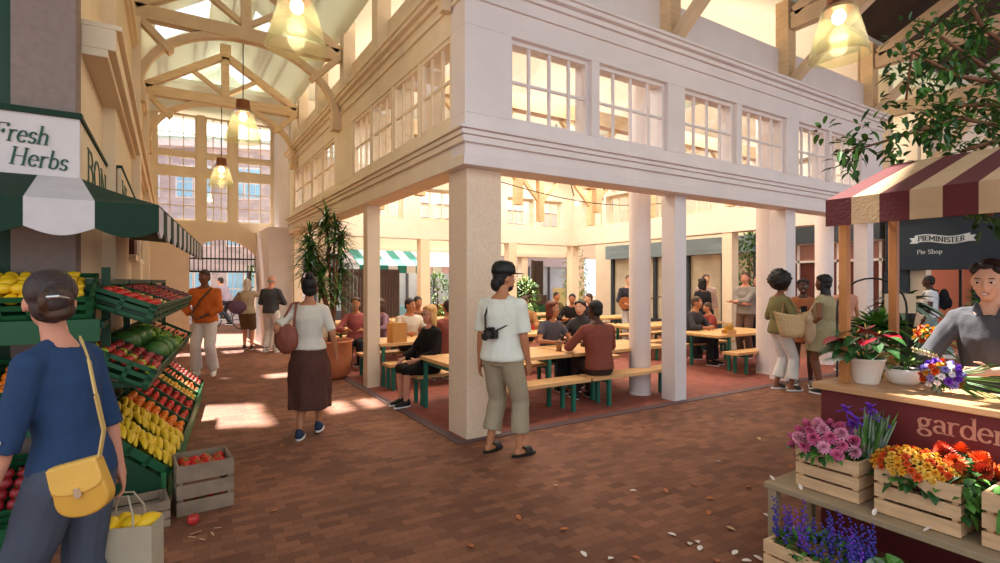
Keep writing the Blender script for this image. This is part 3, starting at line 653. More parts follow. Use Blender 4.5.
def fruit(kind, label, group, loc, rot, sc=1.0):
    key = kind
    if key not in PROTO:
        m = mat(kind+'_skin', FR_COL[kind][0], .38, FR_COL[kind][1], 14 if kind != 'watermelon' else 18)
        b = MB(); leaf = None; r = {'lemon': .032, 'orange': .037, 'apple': .036, 'tomato': .032, 'strawberry': .02, 'plum': .024, 'red_apple': .034, 'green_apple': .036, 'watermelon': .1, 'pepper': .035, 'grapes': .02, 'cherry': .016}.get(kind, .03)
        if kind == 'lemon': b.lathe([(.002, -.05), (.009, -.046), (.02, -.036), (.031, -.015), (.033, .005), (.026, .026), (.012, .042), (.006, .05), (.002, .052)], n=10)
        elif kind in ('apple', 'red_apple', 'green_apple', 'tomato', 'plum', 'orange', 'pepper', 'cherry'):
            k = r; b.lathe([(.15*k, -.82*k), (.5*k, -.85*k), (.85*k, -.55*k), (1*k, 0), (.88*k, .5*k), (.55*k, .82*k), (.25*k, .78*k), (.06*k, .6*k)], n=12)
        elif kind == 'strawberry': b.lathe([(.002, -.03), (.012, -.018), (.02, .0), (.017, .012), (.004, .015)], n=8)
        elif kind == 'banana':
            for j in range(4):
                y = (j-1.5)*.026; pts = [(-.085+.17*i/8, y+.01*math.sin(j*2+i*.5), .04*math.sin(PI*i/8)+.002*j) for i in range(9)]
                b.tube(pts, [.005, .013, .017, .018, .018, .018, .016, .011, .004], 7)
        elif kind in ('carrot', 'parsnip'): b.tube([(-.09, 0, 0), (-.05, 0, .002), (.04, 0, 0), (.08, 0, .0)], [.002, .008, .016, .012], 8)
        elif kind == 'corn': b.tube([(-.1, 0, 0), (-.07, 0, 0), (0, 0, .004), (.07, 0, 0), (.09, 0, 0)], [.006, .018, .023, .018, .008], 9)
        elif kind == 'watermelon': b.ell((0, 0, 0), (.13, .1, .1), n=20, m=14)
        elif kind == 'lettuce':
            rr = random.Random(3)
            for j in range(26):
                a = rr.random()*2*PI; e = rr.random()*1.2; d = V((math.cos(a)*math.cos(e), math.sin(a)*math.cos(e), math.sin(e)))*.045; b.ell(d, (.026, .022, .012), n=6, m=4, M=Matrix.Rotation(a, 3, 'Z'))
            b.ell((0, 0, 0), .045, n=8, m=6)
        else: b.ell((0, 0, 0), r, n=10, m=7)
        me = b.build(kind, m, None, smooth=True); me.name = kind; kidsp = []
        if kind in ('apple', 'green_apple', 'red_apple'):
            s = MB(); s.tube([(0, 0, .55*r), (.004, 0, 1.25*r)], .0025, 5); k_ = s.build('stem', STEMM, me)
        if kind in ('tomato', 'strawberry', 'orange'):
            s = MB(); 
            for j in range(5): a = j*1.257; s.add([(0, 0, r*.84+.002), (.4*r*math.cos(a-.3), .4*r*math.sin(a-.3), r*.86), (.75*r*math.cos(a), .75*r*math.sin(a), r*.82+.003), (.4*r*math.cos(a+.3), .4*r*math.sin(a+.3), r*.86)], [(0, 1, 2, 3)])
            if kind != 'orange': s.build('calyx', LEAF, me)
        o = me; PROTO[key] = (me, treeof(me), r)
    else: o = dup(PROTO[key][0], None, PROTO[key][1])
    o.location = loc; o.rotation_euler = rot; o.scale = (sc,)*3
    tag(o, label, kind.replace('_', ' ').replace('grapes', 'grape'), group); o['category'] = kind.replace('_', ' ')
    return o
rnd = random.Random(11)
def fill(kind, label, group, M, x0, x1, y0, y1, z, pitch, n_max=99, rot='any', sc=(.9, 1.1), lay=1, py=None):
    py = py or pitch; cnt = 0; nx = max(1, int((x1-x0)/pitch)); ny = max(1, int((y1-y0)/py))
    for L_ in range(lay):
        for j in range(ny-L_):
            for i in range(nx-(L_ if nx > 1 else 0)):
                if cnt >= n_max: return
                p = M @ V((x0+pitch*(i+.5+.5*L_)+rnd.uniform(-.1, .1)*pitch, y0+py*(j+.5+.5*L_)+rnd.uniform(-.1, .1)*py, z+L_*pitch*.65+rnd.uniform(-.004, .004)))
                if rot == 'any': e = (rnd.uniform(-.6, .6), rnd.uniform(-.6, .6), rnd.uniform(0, 6.28))
                elif rot == 'side': e = (1.4+rnd.uniform(-.4, .4), rnd.uniform(-.3, .3), rnd.uniform(0, 6.28))
                else:
                    q = M.to_euler(); e = (q.x+rnd.uniform(-.1, .1), q.y+rnd.uniform(-.1, .1), q.z+rot+rnd.uniform(-.2, .2))
                fruit(kind, label, group, p, e, rnd.uniform(*sc)); cnt += 1
# stall frame
t = thing('produce_stand', 'dark green stepped produce stand with a sloping end panel beside the shopper', 'market stand', O)
def W(s, w, z): return E1*s+E2*w+V((0, 0, z))
b = MB(); b.prism([W(0, .02, 0), W(0, .02, .22), W(0, .50, .62), W(0, .50, 0)], E1*-.03); b.build('end_panel', DGREEN2, t)
b = MB(); b.prism([W(-.03, 0, 0), W(-.03, 0, .26), W(-.03, .03, .26), W(-.03, .03, 0)], E1*3.9); b.build('front_board', mat('green_plastic_bright', '#2f6f42', .45, .06, 6), t)
b = MB()
for s in (.04, 1.3, 2.6, 3.8):
    b.bar(W(s, .44, 0), W(s, .44, 1.62), .05, .05); b.bar(W(s, .44, .9), W(s, .12, .88), .03, .04); b.bar(W(s, .44, 1.5), W(s, .12, 1.36), .03, .04)
b.bar(W(0, .44, 1.6), W(3.85, .44, 1.6), .04, .04); b.build('frame', DGREEN2, t)
# lower sloped display, eight bins
TILT = R(40)
def bins(s0, n, ln, w, z, tilt, W_, D, labels, fn):
    for k in range(n):
        M = crateM(s0+k*ln, w, z, tilt); crate(labels[k], M, ln-.015, W_, D); fn(k, M, ln)
low = [('banana', 'crate of bananas lowest at the near end of the produce stand', 'bananas in the nearest low crate'), ('banana', 'second low crate from the near end of the stand, holding bananas', 'bananas in the second low crate'), ('orange', 'low crate of oranges behind the bananas', 'oranges in the low crate'), ('tomato', 'low crate of red tomatoes just past the oranges', 'tomatoes in the low crate'), ('pepper', 'low crate of red peppers halfway along the stand', 'red peppers in the low crate'), ('corn', 'low crate of yellow corn cobs beyond the red peppers', 'corn cobs in the low crate'), ('carrot', 'low crate of orange carrots beyond the corn', 'carrots in the low crate'), ('strawberry', 'low crate of strawberries at the far end of the stand', 'strawberries in the far low crate')]
def f_low(k, M, ln):
    kd, _, g = low[k]
    if kd == 'banana': fill('banana', 'small bunch of yellow bananas in the %s low green crate' % ('nearest' if k == 0 else 'second'), g, M, .01, ln-.03, .04, .6, .085, .21, rot=.5, py=.135, sc=(1.25, 1.5))
    elif kd in ('carrot', 'corn'): fill(kd, '%s in a low green crate near the far end of the stand' % kd, g, M, .03, ln-.03, .03, .58, .085, .19, rot=0, py=.045, sc=(.95, 1.15))
    elif kd == 'strawberry': fill(kd, 'strawberry in the farthest low green crate', g, M, .03, ln-.03, .03, .56, .1, .05, sc=(1.1, 1.3))
    else: fill(kd, '%s in a low green crate of the produce stand' % kd, g, M, .02, ln-.02, .03, .6, .09, .078)
bins(.0, 8, .47, .04, .17, TILT, .62, .12, [l[1] for l in low], f_low)
# mid tier: long tilted crates
mid = [('apple', .34, 'green crate of red and green apples, nearest of the middle tier'), ('red_apple', .36, 'green crate of dark red apples behind the mixed apples'), ('watermelon', .75, 'long green crate of striped watermelons in the middle tier'), ('lettuce', .8, 'green crate of leafy greens at the middle tier beyond the melons'), ('carrot', .8, 'green crate of carrots at the far end of the middle tier')]
s = 0
for kd, ln, lb in mid:
    M = crateM(s, .12, .84, R(27)); crate(lb, M, ln-.015, .48, .15)
    if kd == 'apple':
        for i in range(4):
            for j in range(6):
                kk = 'green_apple' if (i*5+j*3) % 4 == 0 else 'apple'
                p = M @ V((.045+i*.078, .045+j*.077, .13)); fruit(kk, ('yellow green apple' if kk == 'green_apple' else 'red and yellow apple')+' in the nearest middle crate', kk.replace('_', ' ')+'s in the middle crate', p, (rnd.uniform(-.5, .5), rnd.uniform(-.5, .5), rnd.random()*6))
    elif kd == 'red_apple': fill(kd, 'dark red apple in the middle tier crate', 'dark red apples in the middle tier', M, .015, ln-.03, .02, .46, .13, .074)
    elif kd == 'watermelon':
        for i in range(3):
            for j in range(2): fruit('watermelon', 'striped watermelon in the long green crate', 'watermelons in the middle tier', M @ V((.12+i*.24, .12+j*.22, .12)), (.3*i, .4*j, 1.2+i), 1.0)
    elif kd == 'lettuce': fill(kd, 'leafy green lettuce in the middle tier crate', 'lettuces in the middle tier', M, .02, ln-.03, .02, .46, .12, .11)
    else: fill(kd, 'carrot in the far middle tier crate', 'carrots in the middle tier', M, .02, ln-.03, .02, .46, .13, .19, rot=0, py=.05)
    s += ln
# top tier
top = [('tomato', .42, 'green crate of tomatoes nearest in the top tier'), ('parsnip', .5, 'green crate of pale parsnips in the top tier'), ('cherry', .6, 'green crate of dark cherries in the top tier'), ('strawberry', .55, 'green crate of strawberries in the top tier beyond the cherries'), ('plum', .9, 'green crate of purple plums at the far end of the top tier')]
s = .0
for kd, ln, lb in top:
    M = crateM(s, .10, 1.30, R(21)); crate(lb, M, ln-.012, .42, .14)
    if kd == 'parsnip': fill(kd, 'pale parsnip in the top tier crate', 'parsnips in the top tier', M, .02, ln-.03, .02, .4, .12, .16, rot=0, py=.04)
    elif kd in ('cherry', 'strawberry'): fill(kd, '%s in the top tier crate' % kd, '%s heap in the top tier' % kd, M, .015, ln-.02, .02, .4, .13, .046, sc=(1.1, 1.4))
    else: fill(kd, '%s in the top tier crate' % kd, '%ss in the top tier' % kd, M, .015, ln-.02, .02, .4, .135, .066 if kd == 'tomato' else .055)
    s += ln
# front-facing tiers left of the corner
F0 = V((-.40, 4.24, 0)); f1 = V((-1, 0, 0)); f2 = V((0, 1, 0))
def crateF(x, w, z, tilt, flip=True):
    ya = V((0, math.cos(tilt), math.sin(tilt))); xa = V((1, 0, 0)); za = xa.cross(ya)
    M = Matrix.Identity(4)
    for i, c in enumerate((xa, ya, za)): M.col[i] = (*c, 0)
    M.col[3] = (x, w, z, 1); return M
for (x, z, kd, lb, tl) in ((-1.02, 1.36, 'lemon', 'green crate of lemons behind the blue shirted shopper', 20), (-1.64, 1.36, 'lemon', 'green crate of lemons at the left edge of the picture', 20), (-1.02, .80, 'orange', 'green crate of leafy oranges under the lemons', 20), (-1.64, .80, 'orange', 'green crate of oranges at the left edge under the lemons', 20), (-1.02, .12, 'red_apple', 'low green crate of dark red apples beside the shopper', 30), (-1.64, .12, 'red_apple', 'low green crate of dark red apples at the left edge', 30)):
    ed = 'left' if x < -1.5 else 'behind shopper'
    M = crateF(x, 4.22, z, R(tl)); crate(lb, M, .6, .46, .15)
    if kd == 'lemon': fill(kd, 'yellow lemon in the %s' % ('leftmost lemon crate' if x < -1.5 else 'lemon crate behind the shopper'), 'lemons '+ed, M, .02, .58, .03, .44, .12, .075, rot='side', lay=2, sc=(1.0, 1.15))
    elif kd == 'orange':
        fill(kd, 'orange in the %s' % ('leftmost orange crate' if x < -1.5 else 'orange crate behind the shopper'), 'oranges '+ed, M, .02, .58, .03, .44, .11, .095)
    else: fill(kd, 'dark red apple in the %s low crate' % ed, 'dark red apples low '+ed, M, .02, .58, .03, .44, .12, .085, sc=(1.1, 1.3))
t = thing('produce_rack', 'dark green rack carrying the lemon and orange crates behind the shopper', 'rack', (-1.0, 4.3, 0))
b = MB()
for x in (-.7, -.02, .62): b.b(x-.025, x+.025, .28, .33, 0, 1.7); b.b(x-.02, x+.02, -.06, .3, 1.3, 1.34); b.b(x-.02, x+.02, -.06, .3, .74, .78)
b.build('frame', DGREEN2, t)
b = MB(); b.b(-.72, .62, -.1, -.075, 1.22, 1.36); b.b(-.72, .62, -.1, -.075, .66, .8); b.b(-.72, .62, -.1, -.08, 0, .13); b.build('front_rails', DGREEN, t)
# leaves among the oranges
b = MB(); rr = random.Random(5)
for i in range(60):
    p = crateF(-1.02, 4.22, .80, R(20)) @ V((rr.uniform(-.5, .58), rr.uniform(.03, .42), .16)); a = rr.random()*6.28
    d = V((math.cos(a), math.sin(a), rr.uniform(-.2, .4)))*.05; s_ = V((-math.sin(a), math.cos(a), .2))*.014
    b.add([p-d, p+s_, p+d, p-s_], [(0, 1, 2, 3)])
tag(b.build('orange_leaves', LEAFD), 'dark green leaves scattered over the oranges in the rack', 'leaves', kind='stuff')
# sign board with fascia and awning
t = thing('stall_sign', 'white green edged fascia sign wrapping the pier corner above the produce stand', 'sign', (0, 0, 0))
b = MB(); b.b(-1.6, -.53, 4.63, 4.69, 2.25, 2.72); b.build('front_board', SIGNW, t)
b = MB(); b.b(-.558, -.53, 4.70, 4.968, 2.2, 2.72); b.b(-.558, -.53, 4.968, 6.39, 2.2, 2.72); b.b(-.44, -.41, 6.41, 9.0, 2.2, 2.72); b.build('side_board', mat('sign_cream', '#e2cdaa', .6, .05, 6), t)
b = MB(); b.b(-1.6, -.515, 4.61, 4.70, 2.72, 2.76); b.b(-.558, -.515, 4.70, 6.39, 2.72, 2.75); b.b(-.45, -.40, 6.41, 9.0, 2.72, 2.75); b.build('border', WGREEN, t)
LG = mat('sign_green_text', '#24503a', .6)
lettering('lettering_fresh', 'Fresh', (-.975, 4.625, 2.525), (1, 0, -.02), (0, 0, 1), .165, LG, t, .075, .025, slant=.18, squash=.74)
lettering('lettering_herbs', 'Herbs', (-.895, 4.625, 2.375), (1, 0, -.06), (0, 0, 1), .165, LG, t, .075, .025, slant=.18, squash=.74)
lettering('lettering_side', 'BON', (-.529, 5.0, 2.36), (0, 1, 0), (0, 0, 1), .36, LG, t, .17, .05, squash=1.9); lettering('letter', 'N', (-.409, 6.48, 2.36), (0, 1, 0), (0, 0, 1), .36, LG, t, .17, .05, squash=1.9); lettering('letter', 'I', (-.409, 6.98, 2.36), (0, 1, 0), (0, 0, 1), .36, LG, t, .17, .05, squash=1.9)
t = thing('green_awning', 'green and white striped scalloped awning over the produce stand', 'awning', (0, 0, 0))
AX, AY, AZ = -.06, 4.04, 2.08
def awning(t, c0, c1):
    b = MB(); n = 5; sw = .33; TY = 4.62; TZ_ = 2.30
    Q = lambda w, d, z: V((AX, AY, 0))+E1*d+V((0, 0, z))
    tops = [-.36, -.52, -.75, -1.02, -1.3, -1.6]
    for i in range(n):
        x1 = AX-i*sw; x0 = x1-sw; m_ = i % 2
        b.prism([(x0, AY, AZ), (x1, AY, AZ), (tops[i], TY, TZ_-(.07 if i == 0 else 0)), (tops[i+1], TY, TZ_)], (0, 0, .012), m_)
        pts = [(x0, AY, AZ), (x1, AY, AZ)]+[(x1-sw*k/10, AY, AZ-.155-.05*math.sin(PI*k/10)) for k in range(11)]
        b.prism(pts, (0, .012, 0), m_)
    L_ = 4.2; n = 20
    b.prism([(AX, AY+.012, AZ), Q(0, L_, AZ), (XL+.02, AY+L_, 2.14), (-.36, TY, TZ_-.07)], (0, 0, .012), 0)
    for k in range(n):
        d0 = .012+k*L_/n; d1 = d0+L_/n; pts = [Q(0, d0, AZ), Q(0, d1, AZ)]+[Q(0, d1-(d1-d0)*q/8, AZ-.15-.045*math.sin(PI*q/8)) for q in range(9)]
        b.prism(pts, (-.012, 0, 0), (k+1) % 2)
    fixn(b.build('canopy', [WGREEN, WWHITE], t))
awning(t, WGREEN, WWHITE)
b = MB(); b.bar((AX-.04, AY+.03, 2.05), (AX+.35, 8.1, 2.05), .03, .03); b.bar((AX-.05, AY+.03, 2.05), (-1.6, AY+.03, 2.05), .03, .03); b.bar((AX+.33, 8.1, 2.05), (XL+.02, 8.1, 2.26), .03, .03); b.build('frame', DGREEN2, t)
# maroon fascia of next shop along left wall
t = thing('maroon_sign', 'maroon fascia panel on the left wall below the far end of the awning', 'sign', (0, 0, 0))
b = MB(); b.b(XL, XL+.06, 8.3, 10.6, 1.95, 2.3); b.build('panel', mat('maroon_sign', '#5a2622', .6), t, bevel=.005)
b = MB(); b.b(XL, XL+.08, 8.25, 10.65, 1.88, 1.95); b.build('border', CREAMW, t)
# wooden crates on the floor with tomatoes/oranges
def wcrate(name, label, loc, rz, L, W_, H, m, slats=3, notch=False, D=.014, parts=True):
    t = thing(name, label, 'crate', loc, rz); hw, hd = L/2, W_/2; sh = H/slats
    for fy, nm in ((-hd, 'front_slats'), (hd-D, 'back_slats')):
        b = MB()
        for k in range(slats):
            z0 = k*sh+.004; z1 = (k+1)*sh-sh*.14
            if k == slats-1: z1 = H
            if notch and k == slats-1 and fy < 0:
                pts = [(-hw, z0), (-hw*.0-.05, z0)]+[(-.05+.1*q/8, z0+.03*math.sin(PI*q/8)) for q in range(9)]+[(hw, z0), (hw, z1), (-hw, z1)]
                b.prism([(p[0], fy, p[1]) for p in pts], (0, D, 0))
            else: b.b(-hw, hw, fy, fy+D, z0, z1)
        fixn(b.build(nm, m, t))
    for fx, nm in ((-hw+D*.1, 'end_slats'), (hw-D*1.1, 'end_slats')):
        b = MB()
        for k in range(slats): b.b(fx, fx+D, -hd+D, hd-D, k*sh+.004, (k+1)*sh-sh*.14 if k < slats-1 else H)
        b.build(nm, m, t)
    b = MB(); b.b(-hw+D, hw-D, -hd+D, hd-D, .004, .016)
    for a in (-1, 1):
        for c in (-1, 1): b.b(a*(hw-D-.012)-.012, a*(hw-D-.012)+.012, c*(hd-D-.012)-.012, c*(hd-D-.012)+.012, .0, H-.002)
    b.build('corner_posts_and_base', m, t)
    return t
WC = (.25, 4.36, 0); wcrate('wooden_crate', 'weathered grey slatted crate of tomatoes on the floor by the green stand', (.20, 4.36, 0), R(4), .35, .36, .34, CRATEO)
Mx = Matrix.Translation((.20, 4.36, 0)) @ Matrix.Rotation(R(4), 4, 'Z')
fill('tomato', 'tomato in the weathered floor crate', 'tomatoes in the weathered floor crate', Mx, -.15, .15, -.16, .15, .29, .074, sc=(1.15, 1.3))
fill('tomato', 'tomato in the weathered floor crate', 'tomatoes in the weathered floor crate', Mx, -.16, .16, -.155, -.08, .15, .074, sc=(1.1, 1.2)); fill('tomato', 'tomato in the weathered floor crate', 'tomatoes in the weathered floor crate', Mx, -.16, .16, -.155, -.08, .06, .074, sc=(1.1, 1.2))
wcrate('wooden_crate', 'empty weathered crate low in front of the green stand, behind the paper bag', (-.22, 4.16, 0), R(6), .42, .26, .17, CRATEO)
fruit('apple', 'single red and yellow apple lying on the brick floor by the crate', None, (.13, 4.02, .03), (.1, .1, 0), 1.05)
# ================================================================ PEOPLE
FV = V((math.sin(PH), math.cos(PH), 0)); RV = V((math.cos(PH), -math.sin(PH), 0))
def at(u, d): return FV*d+RV*((u-500)/526*d)
def hdg(r, a): v = RV*r+FV*a; return math.atan2(-v.x, v.y)
SK = {'light': '#d9a384', 'tan': '#b87a55', 'brown': '#7c4c33', 'dark': '#4e3024', 'rosy': '#cf8f74'}
for k, v in SK.items(): SK[k] = mat('skin_'+k, v, .55, .06, 6, spec=.35)
HR = {'black': '#17120f', 'dkbrown': '#2c1c14', 'blond': '#c99a5c', 'grey': '#a9a39c', 'auburn': '#6b2f1e', 'white': '#d8d2c8', 'brownblue': '#3a2b28', 'brown': '#4a3020'}
for k, v in HR.items(): HR[k] = mat('hair_'+k, v, .55, .3, 40, .5, stretch=(1, 1, .25), bscale=90)
def cloth(name, col, var=.08): return mat('cloth_'+name, col, .85, var, 7, .25, bscale=140, spec=.2)
EYE = mat('eye_dark', '#1c130f', .2); EYEW = mat('eye_white', '#e9e4dd', .3); LIPS = mat('lips', '#a04a44', .45); TEETH = mat('teeth', '#efeae2', .3)
SHW = mat('shoe_white', '#e8e4de', .6, .05, 5); 
def ik(s, t, a, b, pole):
    d = t-s; L = min(d.length, (a+b)*.999); L = max(L, abs(a-b)+.02); dn = d.normalized(); t = s+dn*L
    x = (a*a-b*b+L*L)/(2*L); h = math.sqrt(max(a*a-x*x, 0)); p = pole-dn*pole.dot(dn)
    p = p.normalized() if p.length > 1e-5 else V((0, 1, 0)); return s+dn*x+p*h, t
def hand(mb, w, d, n, side, k, curl=.35, thumb=1):
    """w wrist, d direction of fingers, n palm normal, side toward thumb"""
    d = d.normalized(); n = (n-d*n.dot(d)).normalized(); s = n.cross(d).normalized()
    if s.dot(side) < 0: s = -s
    M = Matrix((s, n, d)).transposed()
    mb.ell(w+d*.045*k, (.04*k, .016*k, .052*k), M=M, n=12, m=8); mb.cap(w-d*.02*k, w+d*.03*k, .026*k, .024*k, n=10)
    for i, (o, L) in enumerate(((.028, .072), (.009, .08), (-.010, .075), (-.028, .058))):
        p = w+d*.085*k+s*o*k; dd = (d+s*o*2).normalized(); L *= k
        for j in range(3):
            a = curl*(j+.6)*(1+.08*i); q = (dd*math.cos(a)+n*math.sin(a)); l_ = L*(.42, .32, .26)[j]; mb.cap(p, p+q*l_, (.0088-.0007*j)*k, (.0083-.0007*j)*k, n=8); p = p+q*l_
    p = w+d*.02*k+s*.03*k; q = (d*.75+s*.6+n*.3).normalized(); mb.cap(p, p+q*.045*k, .012*k, .0105*k, n=8); p = p+q*.045*k; q = (d*.9+s*.15+n*.45).normalized(); mb.cap(p, p+q*.035*k, .0105*k, .008*k, n=8)
    return w+d*.09*k+n*.02*k
def person(label, pos, rz, h=1.72, fem=False, skin='light', hair=('short', 'dkbrown'), top=None, bottom=None, shoes='black', pz=None, lean=0, twist=0, hy=0, hp=0, roll=0,
           LH=None, RH=None, LF=(-.1, 0, .08), RF=(.1, 0, .08), lp=(-.6, -1, -.3), rp=(.6, -1, -.3), fy=(0, 0), vox=.015, face=True, stocky=1.0, curl=.35, kneep=(0, 1, 0), group=None, kL=None, kR=None, smile=False, handn=None):
    k = h/1.75; kh = k*1.07; name = 'person'; t = thing(name, label, 'person', (pos[0], pos[1], 0), rz, group)
    skm = SK[skin]; P0 = V((0, 0, (.93*k if pz is None else pz)))
    T_ = Matrix.Rotation(R(-lean), 3, 'X') @ Matrix.Rotation(R(roll), 3, 'Y')
    secs = [(-.10, .125, .10), (-.02, .172, .125), (.06, .158, .115), (.15, .122, .098), (.27, .135, .115), (.36, .148, .122), (.44, .15, .095), (.50, .115, .075), (.55, .058, .06)] if fem else \
           [(-.10, .13, .10), (-.02, .165, .122), (.06, .155, .118), (.15, .148, .112), (.27, .16, .12), (.37, .178, .125), (.45, .178, .10), (.51, .13, .078), (.56, .062, .062)]
    sh = (.158 if fem else .185)*(.9 if stocky < 1 else 1); hw = .09
    def sp(z):          # spine point and rotation
        f = max(0, min(1, (z+.02)/.5)); tw = Matrix.Rotation(R(twist)*f, 3, 'Z'); q = T_ if z > 0 else Matrix.Rotation(R(-lean*.3), 3, 'X'); return P0+(q @ V((0, 0, z*k))), q @ tw
    def torso(mb, e, z0=-9, z1=9, fl=0, n=20):
        rg = []; zz = [s for s in secs if z0 <= s[0] <= z1]
        def interp(z):
            for a, b in zip(secs, secs[1:]):
                if a[0] <= z <= b[0]: f = (z-a[0])/(b[0]-a[0]); return (z, a[1]+(b[1]-a[1])*f, a[2]+(b[2]-a[2])*f)
            s = secs[0] if z < secs[0][0] else secs[-1]; return (z, secs[1][1], secs[1][2])
        if z0 > -8: zz = [interp(z0)]+[s for s in zz if s[0] > z0+.01]
        for z, rx, ry in zz:
            c, q = sp(z); g = e+fl*max(0, .2-z); rx = (rx*stocky)*k+g; ry = (ry*stocky)*k+g
            rg.append([c+q @ V((rx*math.cos(2*PI*i/n), ry*math.sin(2*PI*i/n)+.0, 0)) for i in range(n)])
        mb.rings(rg)
    cS, qS = sp(.445); SL = cS+qS @ V((-sh*k, 0, 0)); SR = cS+qS @ V((sh*k, 0, 0))
    cN, qN = sp(.55); qH = Matrix.Rotation(R(twist+hy), 3, 'Z') @ Matrix.Rotation(R(-hp), 3, 'X'); NT = cN+(qS @ V((0, .012*k, .06*k))); HC = NT+V((0, .01*k, 0))+qH @ V((0, .012*k, .085*k))
    LH = V(LH)*1 if LH else V((-.25*k, .05*k, .82*k)); RH = V(RH) if RH else V((.25*k, .05*k, .82*k))
    EL, WL = ik(SL, LH, .285*k, .25*k, V(lp)); ER, WR = ik(SR, RH, .285*k, .25*k, V(rp))
    HL = P0+Matrix.Rotation(R(twist*.2), 3, 'Z') @ V((-hw*k, 0, -.03*k)); HRr = P0+V((hw*k, 0, -.03*k))
    LFv, RFv = V(LF), V(RF)
    KL, AL = ik(HL, LFv, .43*k, .42*k, V(kL or kneep)); KR, AR = ik(HRr, RFv, .43*k, .42*k, V(kR or kneep))
    b = MB(); torso(b, 0); b.cap(cN-V((0, 0, .03*k)), NT, (.05 if fem else .058)*k, (.046 if fem else .055)*k)
    E3 = lambda c, r: b.ell(HC+qH @ V([x*kh for x in c]), [x*kh for x in r], M=qH, n=16, m=12)
    E3((0, -.008, .018), (.073, .092, .09)); E3((0, .025, -.035), (.056, .062, .072)); E3((0, .055, -.082), (.028, .026, .022)); E3((0, .088, -.022), (.011, .018, .013)); E3((0, .083, -.004), (.008, .012, .022))
    E3((-.074, -.004, -.008), (.01, .018, .03)); E3((.074, -.004, -.008), (.01, .018, .03)); E3((-.038, .058, -.03), (.022, .02, .018)); E3((.038, .058, -.03), (.022, .02, .018))
    af = .9 if fem else 1.05
    for Sx, Ex, Wx, sd, hn in ((SL, EL, WL, -1, 0), (SR, ER, WR, 1, 1)):
        b.ell(Sx, .055*k*af); b.cap(cN-V((0, 0, .03*k)), Sx+V((0, 0, .004)), .045*k, .05*k*af); b.cap(Sx, Ex, .046*k*af, .038*k*af); b.cap(Ex, Ex.lerp(Wx, .35), .038*k*af, .038*k*af); b.cap(Ex.lerp(Wx, .3), Wx, .037*k*af, .024*k*af)
        d = (Wx-Ex).normalized(); n = (handn[hn] if handn and handn[hn] is not None else V((-sd, .25, 0))); n = V(n)
        sdv = V((0, 1, 0)) if abs(d.y) < .8 else V((-sd, 0, .3))
        hand(b, Wx, d, n, sdv, k*(.92 if fem else 1), curl)
    for Hx, Kx, Ax, yw, sd in ((HL, KL, AL, fy[0], -1), (HRr, KR, AR, fy[1], 1)):
        b.cap(Hx, Kx, .082*k, .052*k); b.cap(Kx, Kx.lerp(Ax, .35), .05*k, .053*k); b.cap(Kx.lerp(Ax, .3), Ax, .053*k, .033*k)
        q = Matrix.Rotation(R(yw), 3, 'Z'); b.cap(Ax+q @ V((0, -.025, -.045))*k, Ax+q @ V((0, .12, -.055))*k, .032*k, .024*k)
    # the body surface below clothes is one continuous skin
    body = bake(b, 'body', skm, t, vox, 3)
    # face
    if face:
        for sx in (-1, 1):
            e = MB(); e.ell(HC+qH @ V((sx*.031*kh, .0765*kh, .002*kh)), (.0125*kh, .011*kh, .0065*kh), M=qH, n=10, m=6); e.ell(HC+qH @ V((sx*.030*kh, .086*kh, .002*kh)), (.0065*kh, .004*kh, .0065*kh), 1, qH, 8, 6); e.build('eye', [EYEW, EYE], t, smooth=True)
            e = MB(); e.ell(HC+qH @ V((sx*.031*kh, .083*kh, .024*kh)), (.016*kh, .005*kh, .0028*kh), 0, qH, 8, 5); e.build('eyebrow', HR[hair[1]] if hair[1] != 'brownblue' else HR['brown'], t, smooth=True)
        e = MB(); e.ell(HC+qH @ V((0, .083*kh, -.062*kh)), (.020*kh, .008*kh, .0075*kh), 0, qH, 12, 6)
        if smile: e.ell(HC+qH @ V((0, .089*kh, -.061*kh)), (.015*kh, .005*kh, .0035*kh), 1, qH, 12, 6)
        e.build('lips', [LIPS, TEETH], t, smooth=True)
    hv = vox*.75
    hs, hc = hair
    hb = MB(); H3 = lambda c, r: hb.ell(HC+qH @ V([x*kh for x in c]), [x*kh for x in r], M=qH, n=16, m=12)
    if hs == 'ponytail' or (fem and hs in ('long', 'curly', 'braids', 'bun', 'short')):
        H3((0, -.032, .036), (.083, .092, .09)); H3((0, -.055, -.02), (.072, .06, .07)); H3((-.045, .012, .07), (.04, .05, .035)); H3((.045, .012, .07), (.04, .05, .035)); H3((0, .012, .085), (.045, .055, .032))
    elif hs != 'bald':
        H3((0, -.02, .038), (.080, .094, .087)); H3((0, -.05, -.01), (.07, .06, .065))
    else: H3((0, -.035, .0), (.079, .072, .045))
    if hs == 'bun': H3((0, -.075, .125), (.045, .045, .042)); H3((0, -.06, .1), (.04, .04, .04))
    if hs == 'lowbun': H3((0, -.128, .02), (.05, .045, .055)); H3((.02, -.11, -.02), (.045, .04, .04)); H3((0, -.03, .05), (.084, .095, .083))
    if hs == 'afro':
        H3((0, -.04, .065), (.165, .145, .155)); rr = random.Random(4)
        for i in range(60):
            a = rr.random()*6.28; e = rr.uniform(-.5, 1.5); dv = V((math.cos(a)*math.cos(e)*.158, math.sin(a)*math.cos(e)*.14-.04, math.sin(e)*.15+.065))
            if dv.y > .05 and dv.z < .06: continue
            H3(dv, (.022,)*3)
    if hs in ('long', 'curly'):
        for sx in (-1, 1): H3((sx*.066, -.01, -.05), (.028, .05, .085))
        H3((0, -.06, -.08), (.075, .05, .13)); 
        if hs == 'curly':
            rr = random.Random(2)
            for i in range(40): a = rr.uniform(-2.9, -.2); H3((.085*math.cos(a), .06*math.sin(a)-.01, rr.uniform(-.14, .1)), (.024,)*3)
